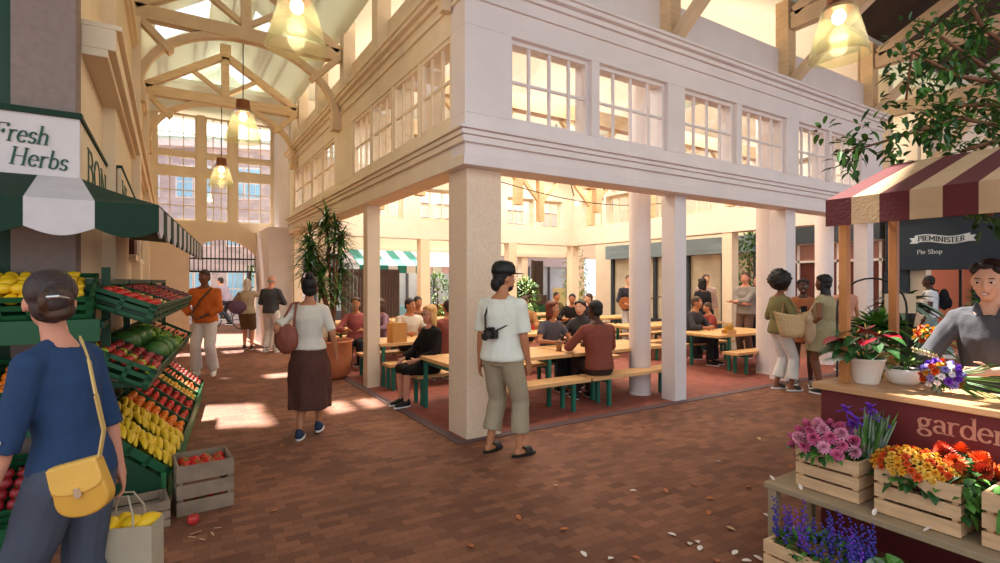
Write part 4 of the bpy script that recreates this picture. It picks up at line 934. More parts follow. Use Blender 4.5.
    if hs == 'braids':
        for i in range(22):
            a = -PI*(i+.5)/22; p = HC+qH @ V((.078*math.cos(a)*k, .075*math.sin(a)*k, 0)); hb.cap(p, p+V((0, 0, -.3*k-.05*math.sin(i*2.1)))+qH @ V((.01*math.cos(a), -.03, 0)), .014*k, .009*k, n=8)
    if hs == 'ponytail': H3((0, -.11, .03), (.035, .04, .05)); H3((0, -.12, -.05), (.03, .03, .08))
    hrobj = bake(hb, 'hair', HR[hc], t, hv, 2, .004*k, 30)
    if hs in ('bearded',):
        bb = MB(); bb.ell(HC+qH @ V((0, .035*k, -.075*k)), (.055*k, .05*k, .045*k), M=qH); bake(bb, 'beard', HR[hc], t, hv, 2)
    info = dict(t=t, SL=SL, SR=SR, EL=EL, ER=ER, WL=WL, WR=WR, P0=P0, HC=HC, qH=qH, k=k, sp=sp, KL=KL, KR=KR, AL=AL, AR=AR, rz=rz, pos=V((pos[0], pos[1], 0)))
    info['w'] = lambda p: Matrix.Rotation(rz, 3, 'Z') @ V(p)+V((pos[0], pos[1], 0))
    def limb(mb, A, B_, C_, frac, e, ra, rb_, rc, fl=0):
        n1 = min(frac, 1); p = A.lerp(B_, n1); r1 = ra+(rb_-ra)*n1
        (mb.cap if frac > 1 else mb.cone)(A, p, ra*k+e, r1*k+e+(0 if frac > 1 else fl*n1))
        if frac > 1: q = B_.lerp(C_, frac-1); mb.cone(B_, q, rb_*k+e, (rb_+(rc-rb_)*(frac-1))*k+e+fl*frac)
    if top:
        m, sl, e, hem = top['m'], top.get('sleeve', .5), top.get('e', .016), top.get('hem', -.04); c = MB(); torso(c, e, hem, .52 if not top.get('turtle') else 9, top.get('flare', .04))
        if top.get('turtle'): c.cap(cN-V((0, 0, .03*k)), NT-V((0, 0, .01)), .062*k, .058*k)
        for Sx, Ex, Wx in ((SL, EL, WL), (SR, ER, WR)):
            c.cap((cN-V((0, 0, .045*k))).lerp(Sx, .25), Sx+V((0, 0, .004)), .045*k+e*.5, .05*k*af+e*.5)
            if sl > 0: c.ell(Sx, .056*k*af+e*.5); limb(c, Sx, Ex, Wx, sl, e*.7, .047*af, .038*af, .028*af, top.get('cuff', .004))
        bake(c, top.get('name', 'shirt'), m, t, vox, 3, top.get('wr', .006), 11)
        if top.get('m2'):
            c = MB(); torso(c, e*.5, .0, .46, 0); bake(c, 'undershirt', top['m2'], t, vox, 2)
    if bottom:
        m, kd, e = bottom['m'], bottom.get('kind', 'trousers'), bottom.get('e', .014); c = MB()
        if kd in ('trousers', 'shorts'):
            ln = bottom.get('len', 1.93 if kd == 'trousers' else .75)
            torso(c, min(e, .012), -9, .10, 0)
            for Hx, Kx, Ax in ((HL, KL, AL), (HRr, KR, AR)): limb(c, Hx, Kx, Ax, ln, e, .084, .056, .05, bottom.get('flare', .006))
        elif kd == 'skirt':
            n = 28; z0 = bottom.get('z0', .1); zl = bottom['z1']; rg = []; st = 9
            for i in range(st+1):
                f = i/st; cc, q = sp(z0); z = cc.z*(1-f)+zl*f; rx = (.135+.075*min(1, f*3)+bottom.get('fl', .12)*f)*k; ry = (.11+.05*min(1, f*3)+bottom.get('fl', .12)*f)*k
                rg.append([V((P0.x+(AL.x+AR.x)/2*f+rx*(1+.07*f*math.sin(j*PI*2*7/n))*math.cos(2*PI*j/n), P0.y+(AL.y+AR.y)/2*f*.6+ry*(1+.09*f*math.sin(j*2*PI*7/n+1))*math.sin(2*PI*j/n), z)) for j in range(n)])
            c.rings(rg)
        elif kd == 'lap':          # skirt or dress over seated thighs
            torso(c, e, -9, .12, 0); c.cap(HL, KL, .1*k, .075*k); c.cap(HRr, KR, .1*k, .075*k); c.cap(HL.lerp(HRr, .5), KL.lerp(KR, .5), .09*k, .07*k)
        bake(c, bottom.get('name', kd if kd != 'lap' else 'skirt'), m, t, vox, 3, bottom.get('wr', .006), 9)
    if shoes:
        m = {'black': BLACK, 'white': SHW, 'navy': mat('shoe_navy', '#1f2f4a', .7), 'brown': mat('shoe_brown', '#4a2f22', .5), 'grey': mat('shoe_grey', '#6d6a66', .7), 'slide': BLACK, 'espadrille': mat('shoe_dark_canvas', '#3a3630', .8)}[shoes]
        for Ax, yw in ((AL, fy[0]), (AR, fy[1])):
            q = Matrix.Rotation(R(yw), 3, 'Z'); c = MB(); w_ = lambda x, y, z: Ax+q @ V((x, y, z))*k
            zb = Ax.z/k
            if shoes in ('slide', 'espadrille'):
                rg = [[w_(.0+.047*math.cos(2*PI*j/16), .05+.135*math.sin(2*PI*j/16), -.078+zo) for j in range(16)] for zo in (0, .022)]
                c.rings(rg); c.build('sole', SHW if shoes == 'espadrille' else BLACK, t)
                c = MB(); curvebar(c, [w_(.048*math.cos(a), .085, -.06+.055*math.sin(a)) for a in [PI*j/8 for j in range(9)]], .07, .01, side=q @ V((0, 1, 0))); c.build('strap', m, t)
            else:
                c.cap(w_(0, -.03, -.035), w_(0, .05, -.035), .042*k, .042*k); c.cap(w_(0, .05, -.042), w_(0, .135, -.05), .042*k, .03*k); c.cap(w_(0, -.02, .0), w_(0, .0, -.03), .042*k, .045*k)
                bake(c, 'shoe', m, t, .011, 2)
                c = MB(); c.rings([[w_(.0+.043*math.cos(2*PI*j/16), .055+.128*math.sin(2*PI*j/16), -.08+zo) for j in range(16)] for zo in (0, .02)]); c.build('sole', SHW, t)
    return info
def strapthing(name, label, cat, pts, r, m, w=None, side=None):
    t = thing(name, label, cat, (0, 0, 0)); return t
# ---- 1 foreground shopper
BLUE = cloth('blue_shirt', '#2c4263'); 
sx = at(73, 2.06); P1 = person('woman in a blue shirt seen from behind in the left foreground with a mustard handbag', sx, hdg(-1, -.0), 1.64, True, 'rosy', ('lowbun', 'brownblue'),
    dict(m=BLUE, sleeve=1.15, e=.024, hem=-.04, wr=.008, flare=.05), dict(m=cloth('grey_blue_trousers', '#4c525f'), e=.02, wr=.008), 'brown', lean=7, stocky=.82, hy=-42, hp=-4, LH=(-.24, .14, .74), RH=(.20, -.05, .76), lp=(-.7, -1, 0), rp=(.5, -1, 0), LF=(-.1, .22, .08), RF=(.1, -.12, .08), vox=.0075, curl=.45, handn=(None, V((-.6, .8, 0))))
tP = P1['t']
b = MB(); wl = P1['WL']; dd = (P1['WL']-P1['EL']).normalized(); x_, y_, _ = frame(dd)
b.rings([[wl-dd*(.022-.03*i)+(x_*math.cos(2*PI*j/20)+y_*math.sin(2*PI*j/20))*(.0295 if i in (0, 1) else .0265) for j in range(20)] for i in (0, 1)]); b.build('wristwatch', mat('steel', '#c3c3c4', .25, metal=.9), tP)
b = MB(); hx = lambda x, y, z: P1['HC']+P1['qH'] @ V((x, y, z))
b.ell(hx(0, -.125, .01), .045)
for i in range(3): b.tube([hx(.04*math.cos(a+i*2.1), -.135-.02*math.sin(a*2), .012+.045*math.sin(a+i*2.1)) for a in [j*.35 for j in range(8)]], .018, 8)
bake(b, 'hair_bun', HR['brown'], tP, .007, 2, .004, 30)
b = MB(); b.tube([hx(-.035, -.16, .035), hx(0, -.182, .04), hx(.035, -.16, .03)], .007, 8); b.build('hair_clip', mat('steel', '#c3c3c4', .25), tP)
b = MB(); b.ell(P1['SL'].lerp(P1['EL'], .95)+V((-.055, -.02, 0)), .008); b.build('sleeve_button', SHW, tP)
YL = mat('mustard_leather', '#cf9a3c', .4, .08, 12, .1)
def bagworld(u, v, d): p = at(u, d); return V((p.x, p.y, 1.6-(v-281.5)/526*d))
hb_c = bagworld(80, 480, 1.76); rzb = hdg(-.18, 1); t = thing('handbag', 'mustard yellow leather handbag hanging behind the blue shirted woman', 'handbag', hb_c, rzb)
def saddle(w, h, y0, y1, zo=0, n=18, top=.0):
    pts = []
    for i in range(n+1):
        a = PI*i/n; pts.append((w*math.cos(a)*(1 if abs(math.cos(a)) < .98 else 1), -h*.45-h*.55*math.sin(a)**.8+zo))
    return [(-w*.88, y0, h*.5+zo-.0), *[(-p[0]*1.0, y0, p[1]) for p in pts][0:0], ]+[(p[0]*-1, y0, p[1]) for p in pts]+[(w*.88, y0, h*.5+zo)]
Mt = Matrix.Rotation(R(-14), 3, 'Y') @ Matrix.Scale(.70, 3)
def rp(poly, e): return [Mt @ V(p) for p in poly], e
b = MB(); pl = saddle(.118, .17, -.03, .03); b.prism([Mt @ V(p) for p in pl], (0, .05, 0)); fixn(b.build('bag_body', YL, t, bevel=.008))
b = MB(); pl = [(-.108, -.038, .088)]+[(-.112*math.cos(PI*i/14), -.038, -.0-.055*math.sin(PI*i/14)**.7) for i in range(15)]+[(.108, -.038, .088)]
b.prism([Mt @ V(p) for p in pl], (0, .012, 0)); b.prism([Mt @ V(p) for p in [(-.108, -.036, .08), (-.108, -.02, .093), (.108, -.02, .093), (.108, -.036, .08)]], Mt @ V((0, .05, 0))); fixn(b.build('flap', mat('mustard_leather_light', '#e0ae52', .4, .06, 12, .1), t, bevel=.004))
b = MB(); b.lathe([(.001, 0), (.017, 0), (.017, .006), (.001, .006)], n=16); b.v = [tuple(Mt @ (V((0, -.04, -.055))+Matrix.Rotation(R(90), 3, 'X') @ V(p))) for p in b.v]; b.box(Mt @ V((0, -.043, -.035)), (.024, .008, .02), M=Mt); fixn(b.build('clasp', mat('pale_brass', '#d9c6a8', .25, metal=.6), t))
A_ = Matrix.Rotation(-rzb, 3, 'Z')
def loc(p): return A_ @ (V(p)-hb_c)
b = MB(); pp = [Mt @ V((.105, .0, .08)), loc(bagworld(104, 430, 1.77)), loc(bagworld(96, 395, 1.735)), loc(bagworld(89, 360, 1.80)), loc(bagworld(83, 344, 1.90)), loc(bagworld(80, 338, 1.98))]
for a, c in zip(pp, pp[1:]): b.bar(a, c, .018, .006, up=(1, 0, 0))
b.build('strap', mat('strap_tan', '#c9a866', .5), t)
b = MB(); b.tube([Mt @ V((-.118, 0, .03)), Mt @ V((-.128, .0, -.03)), Mt @ V((-.08, -.0, -.15))], .004, 6); b.tube([Mt @ V((-.11, 0, .07)), Mt @ V((-.12, 0, .03))], .006, 6); b.build('side_strap', YL, t)
# paper bag with lemons
wr = P1['w'](P1['WR']+(P1['WR']-P1['ER']).normalized()*.085); pbz = wr.z-.15
PBM = mat('grey_kraft', '#b0a28a', .85, .08, 8, .2); t = thing('paper_bag', 'beige paper shopping bag of yellow fruit held by the blue shirted woman', 'bag', (wr.x, wr.y, pbz), hdg(-.2, 1))
b = MB(); z0 = -.30
for y, nm in ((-.06, 0), (.056, 0)): b.b(-.13, .13, y, y+.004, z0, 0)
b.b(-.13, -.126, -.056, .056, z0, 0); b.b(.126, .13, -.056, .056, z0, 0); b.b(-.126, .126, -.056, .056, z0, z0+.004); b.build('bag_body', PBM, t)
for y in (-.058, .058):
    b = MB(); b.tube([(-.06, y, -.03), (-.055, y*.9, .05), (-.025, y*.4, .12), (.025, y*.4, .12), (.055, y*.9, .05), (.06, y, -.03)], .004, 6); b.build('handle', PBM, t)
Mb = Matrix.Translation((wr.x, wr.y, pbz)) @ Matrix.Rotation(hdg(-.2, 1), 4, 'Z')
for i, (x, y) in enumerate(((-.05, 0), (.03, .0), (.085, .01), (-.01, .03))): fruit('lemon', 'yellow lemon on top of the paper bag', 'lemons in the paper bag', Mb @ V((x, y, -.012)), (1.3, .4*i, i), 1.25)
# ---- 2 orange shirt man
RUST = cloth('orange_top', '#c9692c'); p = at(205, 9.0)
P = person('man in an orange top and white trousers standing by the far end of the stand', p, hdg(.15, -1), 1.8, False, 'brown', ('short', 'dkbrown'), dict(m=RUST, sleeve=1.7, e=.03, hem=-.06, wr=.012), dict(m=cloth('white_trousers', '#ded6d2'), e=.028), 'white', LH=(-.05, .17, 1.02), RH=(.12, .2, 1.03), lp=(-1, -.4, 0), rp=(1, -.4, 0), LF=(-.14, 0, .08), RF=(.13, 0, .08), fy=(12, -12), hy=-8)
b = MB(); b.tube([P['SL']+V((.05, .1, .07)), V((.0, .185, 1.3)), V((.13, .18, 1.08))], .016, 6); o = b.build('bag_strap', mat('strap_brown', '#5a4534', .7), P['t'])
# ---- 3 cyclist and bicycle
pc = at(229, 17.6); rzc = hdg(-1, .12)
person('cyclist in a mauve shirt riding past beyond the gate', pc, rzc, 1.78, False, 'light', ('short', 'dkbrown'), dict(m=cloth('mauve', '#a79aac'), sleeve=.6), dict(m=cloth('dark_trousers', '#3a3a44')), 'black', pz=.98, lean=28, LH=(-.2, .55, 1.02), RH=(.2, .55, 1.02), LF=(-.1, .12, .42), RF=(.1, .02, .22), kneep=(0, 1, .2))
t = thing('bicycle', 'dark bicycle ridden by the mauve shirted cyclist beyond the gate', 'bicycle', pc, rzc)
for y in (-.45, .6):
    b = MB(); b.tube([(0, y+.33*math.cos(2*PI*i/24), .34+.33*math.sin(2*PI*i/24)) for i in range(25)], .017, 6, caps=False)
    for i in range(12): b.tube([(0, y, .34), (0, y+.32*math.cos(PI*i/6), .34+.32*math.sin(PI*i/6))], .003, 4)
    b.build('wheel', BLACK, t)
b = MB(); q = [(0, -.45, .34), (0, -.05, .3), (0, -.15, .82), (0, .42, .85), (0, .6, .34)]
for i, j in ((0, 1), (1, 2), (2, 0), (2, 3), (3, 1), (3, 4)): b.tube([q[i], q[j]], .016, 6)
b.tube([q[2], (0, -.17, .9)], .014, 6); b.tube([q[3], (0, .43, 1.0)], .014, 6); b.build('frame', mat('bike_grey', '#4a4e5c', .4), t)
b = MB(); b.cap((0, -.28, .9), (0, -.08, .92), .05, .03); b.build('saddle', BLACK, t, smooth=True)
b = MB(); b.tube([(-.25, .5, 1.0), (0, .43, 1.02), (.25, .5, 1.0)], .013, 6); b.build('handlebar', BLACK, t)
# ---- 4 white haired woman
p = at(247, 12.3)
P = person('white haired woman in a beige top with a purple bag facing the gate', p, hdg(-.2, 1), 1.66, True, 'rosy', ('long', 'white'), dict(m=cloth('beige_top', '#bba98e'), sleeve=.8, e=.03), dict(m=cloth('brown_shorts', '#6a5138'), kind='shorts', len=.95, e=.03), 'brown', LH=(-.15, .25, 1.2), RH=(.1, .3, 1.35), LF=(-.08, .1, .08), face=False)
def softbag(label, c, rz, w, h, d, m, straps, name='shoulder_bag', cat='bag', sm=None):
    t = thing(name, label, cat, c, rz); b = MB(); b.ell((0, 0, -h*.1), (w, d, h), n=16, m=12); b.cap((-w*.6, 0, h*.4), (w*.6, 0, h*.4), d*.6, d*.6); bake(b, 'bag_body', m, t, .014, 4, .012, 10)
    A = Matrix.Rotation(-rz, 3, 'Z'); b = MB()
    for st in straps: b.tube([A @ (V(q)-V(c)) for q in st], .012, 6)
    b.build('strap', sm or m, t); return t
PB = cloth('purple_bag', '#6f5670'); c = P['w'](P['P0']+V((-.17, -.12, .14))); softbag('purple slouchy bag on the shoulder of the white haired woman', c, P['rz'], .21, .16, .08, PB, [[c+V((-.12, 0, .1)), P['w'](P['SL']+V((-.02, -.07, .05))), c+V((.1, 0, .1))]])
# ---- 5 old man
person('elderly man in a dark grey jumper and white trousers, standing with his back turned', at(271, 11.9), hdg(.15, 1), 1.74, False, 'rosy', ('bald', 'grey'), dict(m=cloth('dark_grey_jumper', '#494a50'), sleeve=1.6, e=.028), dict(m=cloth('white_trousers', '#ded6d2'), e=.03, wr=.01), 'white', LH=(-.1, .22, 1.12), RH=(.1, .22, 1.12), lp=(-1, -.6, -.3), rp=(1, -.6, -.3), LF=(-.14, 0, .08), RF=(.14, 0, .08), face=False)
# ---- 6 bun woman
p = at(309, 5.42)
P = person('woman with black topknot, white top and long brown skirt walking away', p, hdg(-.12, 1), 1.66, True, 'tan', ('bun', 'black'), dict(m=cloth('ivory_top', '#ddd3c2'), sleeve=.85, e=.018, hem=.02, wr=.005), dict(m=cloth('brown_skirt', '#58382f', .15), kind='skirt', z1=.30, fl=.02, z0=.14, wr=.012, e=.02), 'navy', LH=(-.24, -.02, .95), RH=(.26, .06, .84), hy=14, hp=-6, LF=(-.07, -.1, .08), RF=(.07, .12, .1), face=False, vox=.012)
TB_ = mat('terracotta_leather', '#8a4a38', .6, .1, 8, .2)
c = P['w'](P['P0']+V((-.19, -.13, .16))); softbag('brown leather tote on the shoulder of the topknot woman', c, P['rz'], .12, .155, .06, TB_, [[c+V((-.07, 0, .1)), P['w'](P['SL']+V((.0, -.07, .07))), P['w'](P['SL']+V((.03, .0, .08)))], [c+V((.07, 0, .1)), P['w'](P['SL']+V((.04, -.07, .07))), P['w'](P['SL']+V((.05, .0, .08)))]])
# ---- 7 capped man
p = at(502, 4.85)
P = person('man in a black cap, white tee and cropped khaki trousers standing beside the corner column', p, hdg(.5, .8), 1.75, False, 'tan', ('bearded', 'black'), dict(m=cloth('offwhite_tee', '#e3e2d2'), sleeve=.85, e=.034, hem=-.05, wr=.005, cuff=.012, flare=.10), dict(m=cloth('khaki', '#a3947a'), e=.03, len=1.7, wr=.008, flare=.004), 'slide', hy=-34, hp=2, LH=(-.25, .0, .80), RH=(.22, .1, .86), LF=(-.15, .02, .08), RF=(.15, .06, .08), fy=(-10, -25), vox=.011)
HC, qH = P['HC'], P['qH']; k = P['k']; tP = P['t']
cp = MB(); cp.rings([[HC+qH @ V((.097*s_*math.cos(2*PI*j/20)*k, (-.014+.115*s_*math.sin(2*PI*j/20))*k, z*k*1.1)) for j in range(20)] for s_, z in ((1, .04), (1.03, .07), (.96, .11), (.72, .142), (.3, .155))]); fixn(cp.build('cap_crown', BLACK, tP, smooth=True))
cp = MB(); cp.prism([HC+qH @ V((x*k, y*k, .05*k)) for x, y in ((-.075, .07), (-.068, .14), (-.03, .178), (.03, .178), (.068, .14), (.075, .07))], qH @ V((0, 0, .008))); cp.build('cap_visor', BLACK, tP)
hb2 = MB(); hb2.ell(HC+qH @ V((0, -.085*k, -.05*k)), (.06, .05, .07), M=qH); bake(hb2, 'hair_back', HR['black'], tP, .01, 2, .006, 20)
cpos = P['w'](P['P0']+V((.0, -.19, .20)))
t = thing('camera', 'black camera hanging on a strap at the back of the capped man', 'camera', cpos, P['rz']+R(180))
b = MB(); b.b(-.065, .065, -.03, .03, -.04, .04); b.b(-.03, .03, -.032, .032, .04, .062); b.build('camera_body', BLACK, t, bevel=.01)
b = MB(); b.tube([(.0, .03, 0), (.0, .075, -.01), (.0, .1, -.015)], [.036, .034, .036], 18); b.build('lens', IRON, t)
b = MB(); A = Matrix.Rotation(-(P['rz']+R(180)), 3, 'Z'); q = [P['w'](v_) for v_ in (P['P0']+V((-.06, -.185, .24)), P['P0']+V((-.07, -.175, .36)), P['SL']+V((.1, -.09, .03)), P['SL']+V((.11, -.02, .075)))]
b.tube([A @ (v_-cpos) for v_ in q], .010, 6); b.tube([A @ (v_-cpos) for v_ in (P['w'](P['P0']+V((.06, -.18, .24))), P['w'](P['P0']+V((.2, -.02, .33))))], .007, 6); b.build('strap', BLACK, t)
# ---- seated people
SB = .395+.105; sit = dict(pz=SB, LF=(-.12, .42, .08), RF=(.12, .42, .08))
DKB = cloth('black_dress', '#1b1714'); JN = cloth('dark_jeans', '#2a2a30')
P = person('blonde woman in glasses and a black dress seated sideways on a bench, facing the aisle', (2.93, 6.39), hdg(-.75, -.65), 1.68, True, 'rosy', ('curly', 'blond'), dict(m=DKB, sleeve=1.8, e=.028, wr=.01), dict(m=DKB, kind='lap'), 'black', pz=SB, LF=(-.03, .40, .08), RF=(.13, .38, .08), LH=(-.12, .3, .6), RH=(.16, .34, .58), hy=10, vox=.013)
HC, qH = P['HC'], P['qH']; b = MB()
for sx_ in (-1, 1): b.tube([HC+qH @ V((sx_*.032+.021*math.cos(2*PI*j/12), .098, .002+.016*math.sin(2*PI*j/12))) for j in range(13)], .0025, 5)
b.tube([HC+qH @ V((-.011, .1, .004)), HC+qH @ V((.011, .1, .004))], .0025, 5); b.tube([HC+qH @ V((-.053, .096, .004)), HC+qH @ V((-.076, .0, .004))], .002, 5); b.tube([HC+qH @ V((.053, .096, .004)), HC+qH @ V((.076, .0, .004))], .002, 5); b.build('glasses', BLACK, P['t'])
def seated(label, pos, rz, skin, hair, topc, bot, fem=False, h=1.74, **kw):
    a = dict(sit); a.update(dict(LH=(-.14, .36, .72), RH=(.14, .36, .72), lp=(-1, -.3, -.6), rp=(1, -.3, -.6), lean=8)); a.update(kw); sl = a.pop('sleeve', 1.7); tt = a.pop('topkw', {})
    return person(label, pos, rz, h, fem, skin, hair, dict(m=topc, sleeve=sl, e=.024, hem=-.03, **tt), dict(m=bot), 'black', **a)
SOUTH = hdg(.531, -.847); NORTH = hdg(-.531, .847)
seated('man in a pale v-neck tee seated facing the camera behind the kraft paper bag', (3.55, 8.72), SOUTH, 'tan', ('short', 'dkbrown'), cloth('pale_tee', '#cfc6b6'), JN, sleeve=.7, hy=20)
seated('person in a dull red top seated between the blonde woman and the corner column', (3.75, 7.42), NORTH, 'tan', ('short', 'dkbrown'), cloth('dull_red', '#8a4a40'), JN, face=False)
seated('woman in a pink top seated leftmost at the third row of tables', (2.95, 9.76), hdg(.2, -1), 'tan', ('short', 'brown'), cloth('pink_top', '#a95a58'), JN, fem=True)
seated('woman in a mauve top leaning on the pink topped woman at the third row', (3.5, 9.78), hdg(-.6, -.6), 'tan', ('long', 'brown'), cloth('mauve_top', '#8d6a78'), JN, fem=True, h=1.66)
seated('man in a brown jacket seated just right of the mauve topped woman', (4.15, 9.78), SOUTH, 'tan', ('short', 'dkbrown'), cloth('brown_jacket', '#7d4f3a'), JN)
seated('auburn haired woman in a grey tee seated across the front row table', (4.87, 6.39), hdg(.55, -.8), 'tan', ('long', 'auburn'), cloth('grey_tee', '#55525a'), JN, fem=True, sleeve=.6, hy=20, vox=.013)
seated('woman in a charcoal turtleneck seated between the auburn woman and the man in rust', (5.56, 6.39), hdg(-.45, -.9), 'light', ('short', 'dkbrown'), cloth('charcoal_knit', '#3d3a3a'), JN, fem=True, topkw=dict(turtle=True), vox=.013)
seated('man in a rust shirt seated with his back to the camera on the front bench', (4.72, 5.09), hdg(-.35, .9), 'dark', ('short', 'black'), cloth('rust_shirt', '#83473a'), cloth('brown_trousers', '#3a2a26'), face=False, hy=12, h=1.84, vox=.012, LH=(-.2, .38, .73), RH=(.12, .38, .73))
seated('man in a tan jacket seated at the far right end of the second row', (6.1, 8.74), hdg(-.4, -.9), 'tan', ('short', 'brown'), cloth('tan_jacket', '#a9794e'), JN)
seated('dark haired diner at the back row behind the auburn woman', (9.2, 11.78), SOUTH, 'tan', ('short', 'dkbrown'), cloth('olive_top', '#6b6446'), JN)
P = seated('diner in a dark cap and top seated in the third row right block', (8.22, 9.8), hdg(-.3, -1), 'tan', ('short', 'black'), cloth('black_top', '#26221f'), JN)
seated('man in a navy jacket seated next to the diner in a dark cap', (8.85, 9.8), hdg(-.8, -.3), 'light', ('short', 'brown'), cloth('navy_jacket', '#2f3442'), JN)
seated('person in a dark coat with a yellow scarf seated on the right block bench', (8.72, 6.79), hdg(.6, -.6), 'tan', ('short', 'brown'), cloth('dark_coat', '#3c3a3e'), JN)
b = MB(); 
seated('child in a red hoodie seated facing left on the right block bench', (9.35, 6.79), hdg(-1, -.1), 'tan', ('short', 'brown'), cloth('red_hoodie', '#8c3b33'), JN, h=1.45, LF=(-.1, .3, .1), RF=(.1, .3, .1), LH=(-.1, .3, .7), RH=(.1, .3, .7))
# ---- standing people deeper in
P = person('guitarist in a dark shirt playing at the back of the pavilion', at(629, 12.8), hdg(-.2, -1), 1.76, False, 'light', ('short', 'brown'), dict(m=cloth('dark_navy_shirt', '#33333c'), sleeve=1.7), dict(m=cloth('pale_trousers', '#cfc8c2')), 'brown', LH=(-.38, .3, 1.15), RH=(.06, .24, 1.05), lp=(-1, -.3, -.5), rp=(1, -.3, 0))
gp = P['w'](V((.0, .2, 1.08))); t = thing('guitar', 'brown acoustic guitar held by the guitarist', 'guitar', gp, P['rz'])
b = MB(); 
for x, r in ((.1, .15), (-.08, .115)): b.tube([(x, -.035, 0), (x, .035, 0)], r, 20)
b.b(-.05, .06, -.034, .034, -.1, .1); b.build('guitar_body', mat('guitar_wood', '#a5612f', .35), t)
b = MB(); b.bar((-.15, .03, .02), (-.62, .03, .14), .045, .02); b.bar((-.62, .03, .14), (-.74, .02, .17), .06, .02); b.build('neck', BROWNP, t)
person('figure in a long black coat standing behind the seated child', (10.35, 7.75), hdg(-.3, 1), 1.68, True, 'tan', ('long', 'black'), dict(m=cloth('black_coat', '#292529'), sleeve=1.8, e=.03, hem=-.35), dict(m=JN), 'black', face=False)
person('smiling man in a pale shirt standing by the cafe glass, farthest of that group', (11.0, 8.15), hdg(-.1, -1), 1.78, False, 'light', ('short', 'brown'), dict(m=cloth('pale_shirt', '#b49a90'), sleeve=1.6), dict(m=JN), 'black')
person('man in a grey checked shirt with folded arms standing behind the right block table', (10.25, 6.62), hdg(-.75, -.55), 1.8, False, 'rosy', ('short', 'brown'), dict(m=cloth('grey_check', '#8a8078', .25), sleeve=1.6, e=.03), dict(m=cloth('brown_chinos', '#6b5040')), 'brown', LH=(.12, .26, 1.18), RH=(-.12, .24, 1.14), lp=(-1, .1, -.4), rp=(1, .1, -.4), hy=14, vox=.013)
person('person in black half hidden by the round column behind the chatting women', (10.95, 6.75), hdg(-.9, -.2), 1.72, True, 'tan', ('long', 'black'), dict(m=cloth('black_top', '#26221f'), sleeve=1.8), dict(m=JN), 'black')
# ---- three women
p = at(780, 7.75)
P = person('woman with an afro, olive top and white cropped trousers, leftmost of the chatting three', p, hdg(.95, .1), 1.68, True, 'brown', ('afro', 'black'), dict(m=cloth('olive_shirt', '#77704a'), sleeve=1.05, e=.03, hem=-.06), dict(m=cloth('white_trousers2', '#ded9d2'), e=.02, len=1.75), 'espadrille', LH=(-.2, .18, .95), RH=(.23, .28, 1.0), LF=(-.09, .0, .08), RF=(.09, .12, .08), vox=.012, smile=True, rp=(.4, -1, -.2))
STRAW = mat('straw_weave', '#cfae7c', .8, .2, 50, .6, bscale=60)
c = P['w'](V((.30, -.02, .98))); t = thing('straw_bag', 'wide woven straw tote on the arm of the olive topped woman', 'bag', c, P['rz']+R(90))
b = MB(); rg = []
for f_, z in ((.62, -.17), (.78, -.1), (.9, 0), (1.08, .12), (1.16, .155)): rg.append([(.24*f_*math.cos(2*PI*j/24), .09*math.sin(2*PI*j/24), z+(.04*(abs(math.cos(2*PI*j/24))**2) if z > .1 else 0)) for j in range(24)])
b.rings(rg, 0, True, False); o = b.build('basket', STRAW, t, smooth=True); sd = o.modifiers.new('s', 'SOLIDIFY'); sd.thickness = .01
A = Matrix.Rotation(-(P['rz']+R(90)), 3, 'Z'); shp = P['w'](P['SR']+V((.0, 0, .07)))
b = MB(); b.tube([(-.1, .08, .14), A @ (shp-c)+V((-.02, .03, 0)), A @ (shp-c)+V((0, -.05, -.02)), (.1, -.08, .14)], .012, 6); b.build('handle', mat('straw_handle', '#8a6a42', .7), t)
p = at(803, 8.15)
P = person('woman in a rust jacket and shorts holding a phone, middle of the chatting three', p, hdg(-.45, -.85), 1.64, True, 'dark', ('short', 'black'), dict(m=cloth('rust_jacket', '#a4623f'), sleeve=1.75, e=.03, hem=-.22, flare=.1), dict(m=cloth('dark_rust_shorts', '#7d4a35'), kind='shorts', len=.5, e=.03), 'grey', LH=(-.1, .25, 1.08), RH=(.02, .3, 1.12), lp=(-1, -.2, -.8), rp=(1, -.2, -.8), vox=.012, smile=True)
b = MB(); b.ell((0, .09, 1.16), (.08, .055, .13), n=14, m=10); b.build('white_top', cloth('white_top', '#e3ddd4'), P['t'], smooth=True)
b = MB(); wq = V((.0, .34, 1.16)); b.b(-.04, .04, -.005, .005, -.075, .075); t = thing('phone', 'dark phone in the hands of the woman in the rust jacket', 'phone', P['w'](wq), P['rz']); b.build('case', BLACK, t, bevel=.004); b = MB(); b.b(-.036, .036, -.007, -.005, -.07, .07); b.build('screen', DARKG, t)
p = at(825, 7.5)
P = person('woman in a belted sage dress with long black braids, rightmost of the chatting three', p, hdg(-.55, .85), 1.7, True, 'brown', ('braids', 'black'), dict(m=cloth('sage_dress', '#a89a75'), sleeve=.25, e=.022, hem=-.02, wr=.008), dict(m=cloth('sage_dress', '#a89a75'), kind='skirt', z1=.62, fl=.06, z0=.18, wr=.012, name='dress_skirt'), 'black', LH=(-.26, .12, .95), RH=(.26, .0, .85), LF=(-.09, .0, .08), RF=(.09, .1, .1), face=False, vox=.012)
b = MB(); b.rings([[V((.138*math.cos(2*PI*j/24), .112*math.sin(2*PI*j/24), z)) for j in range(24)] for z in (1.07, 1.11)]); b.build('belt', cloth('sage_belt', '#8f8160'), P['t'])
c = P['w'](V((-.27, .08, .97))); t = softbag('beige cloth tote hanging from the shoulder of the woman in the sage dress', c, P['rz'], .06, .24, .09, cloth('beige_tote', '#c2a582'), [[c+V((0, 0, .2)), P['w'](P['SL']+V((-.02, 0, .06)))]])
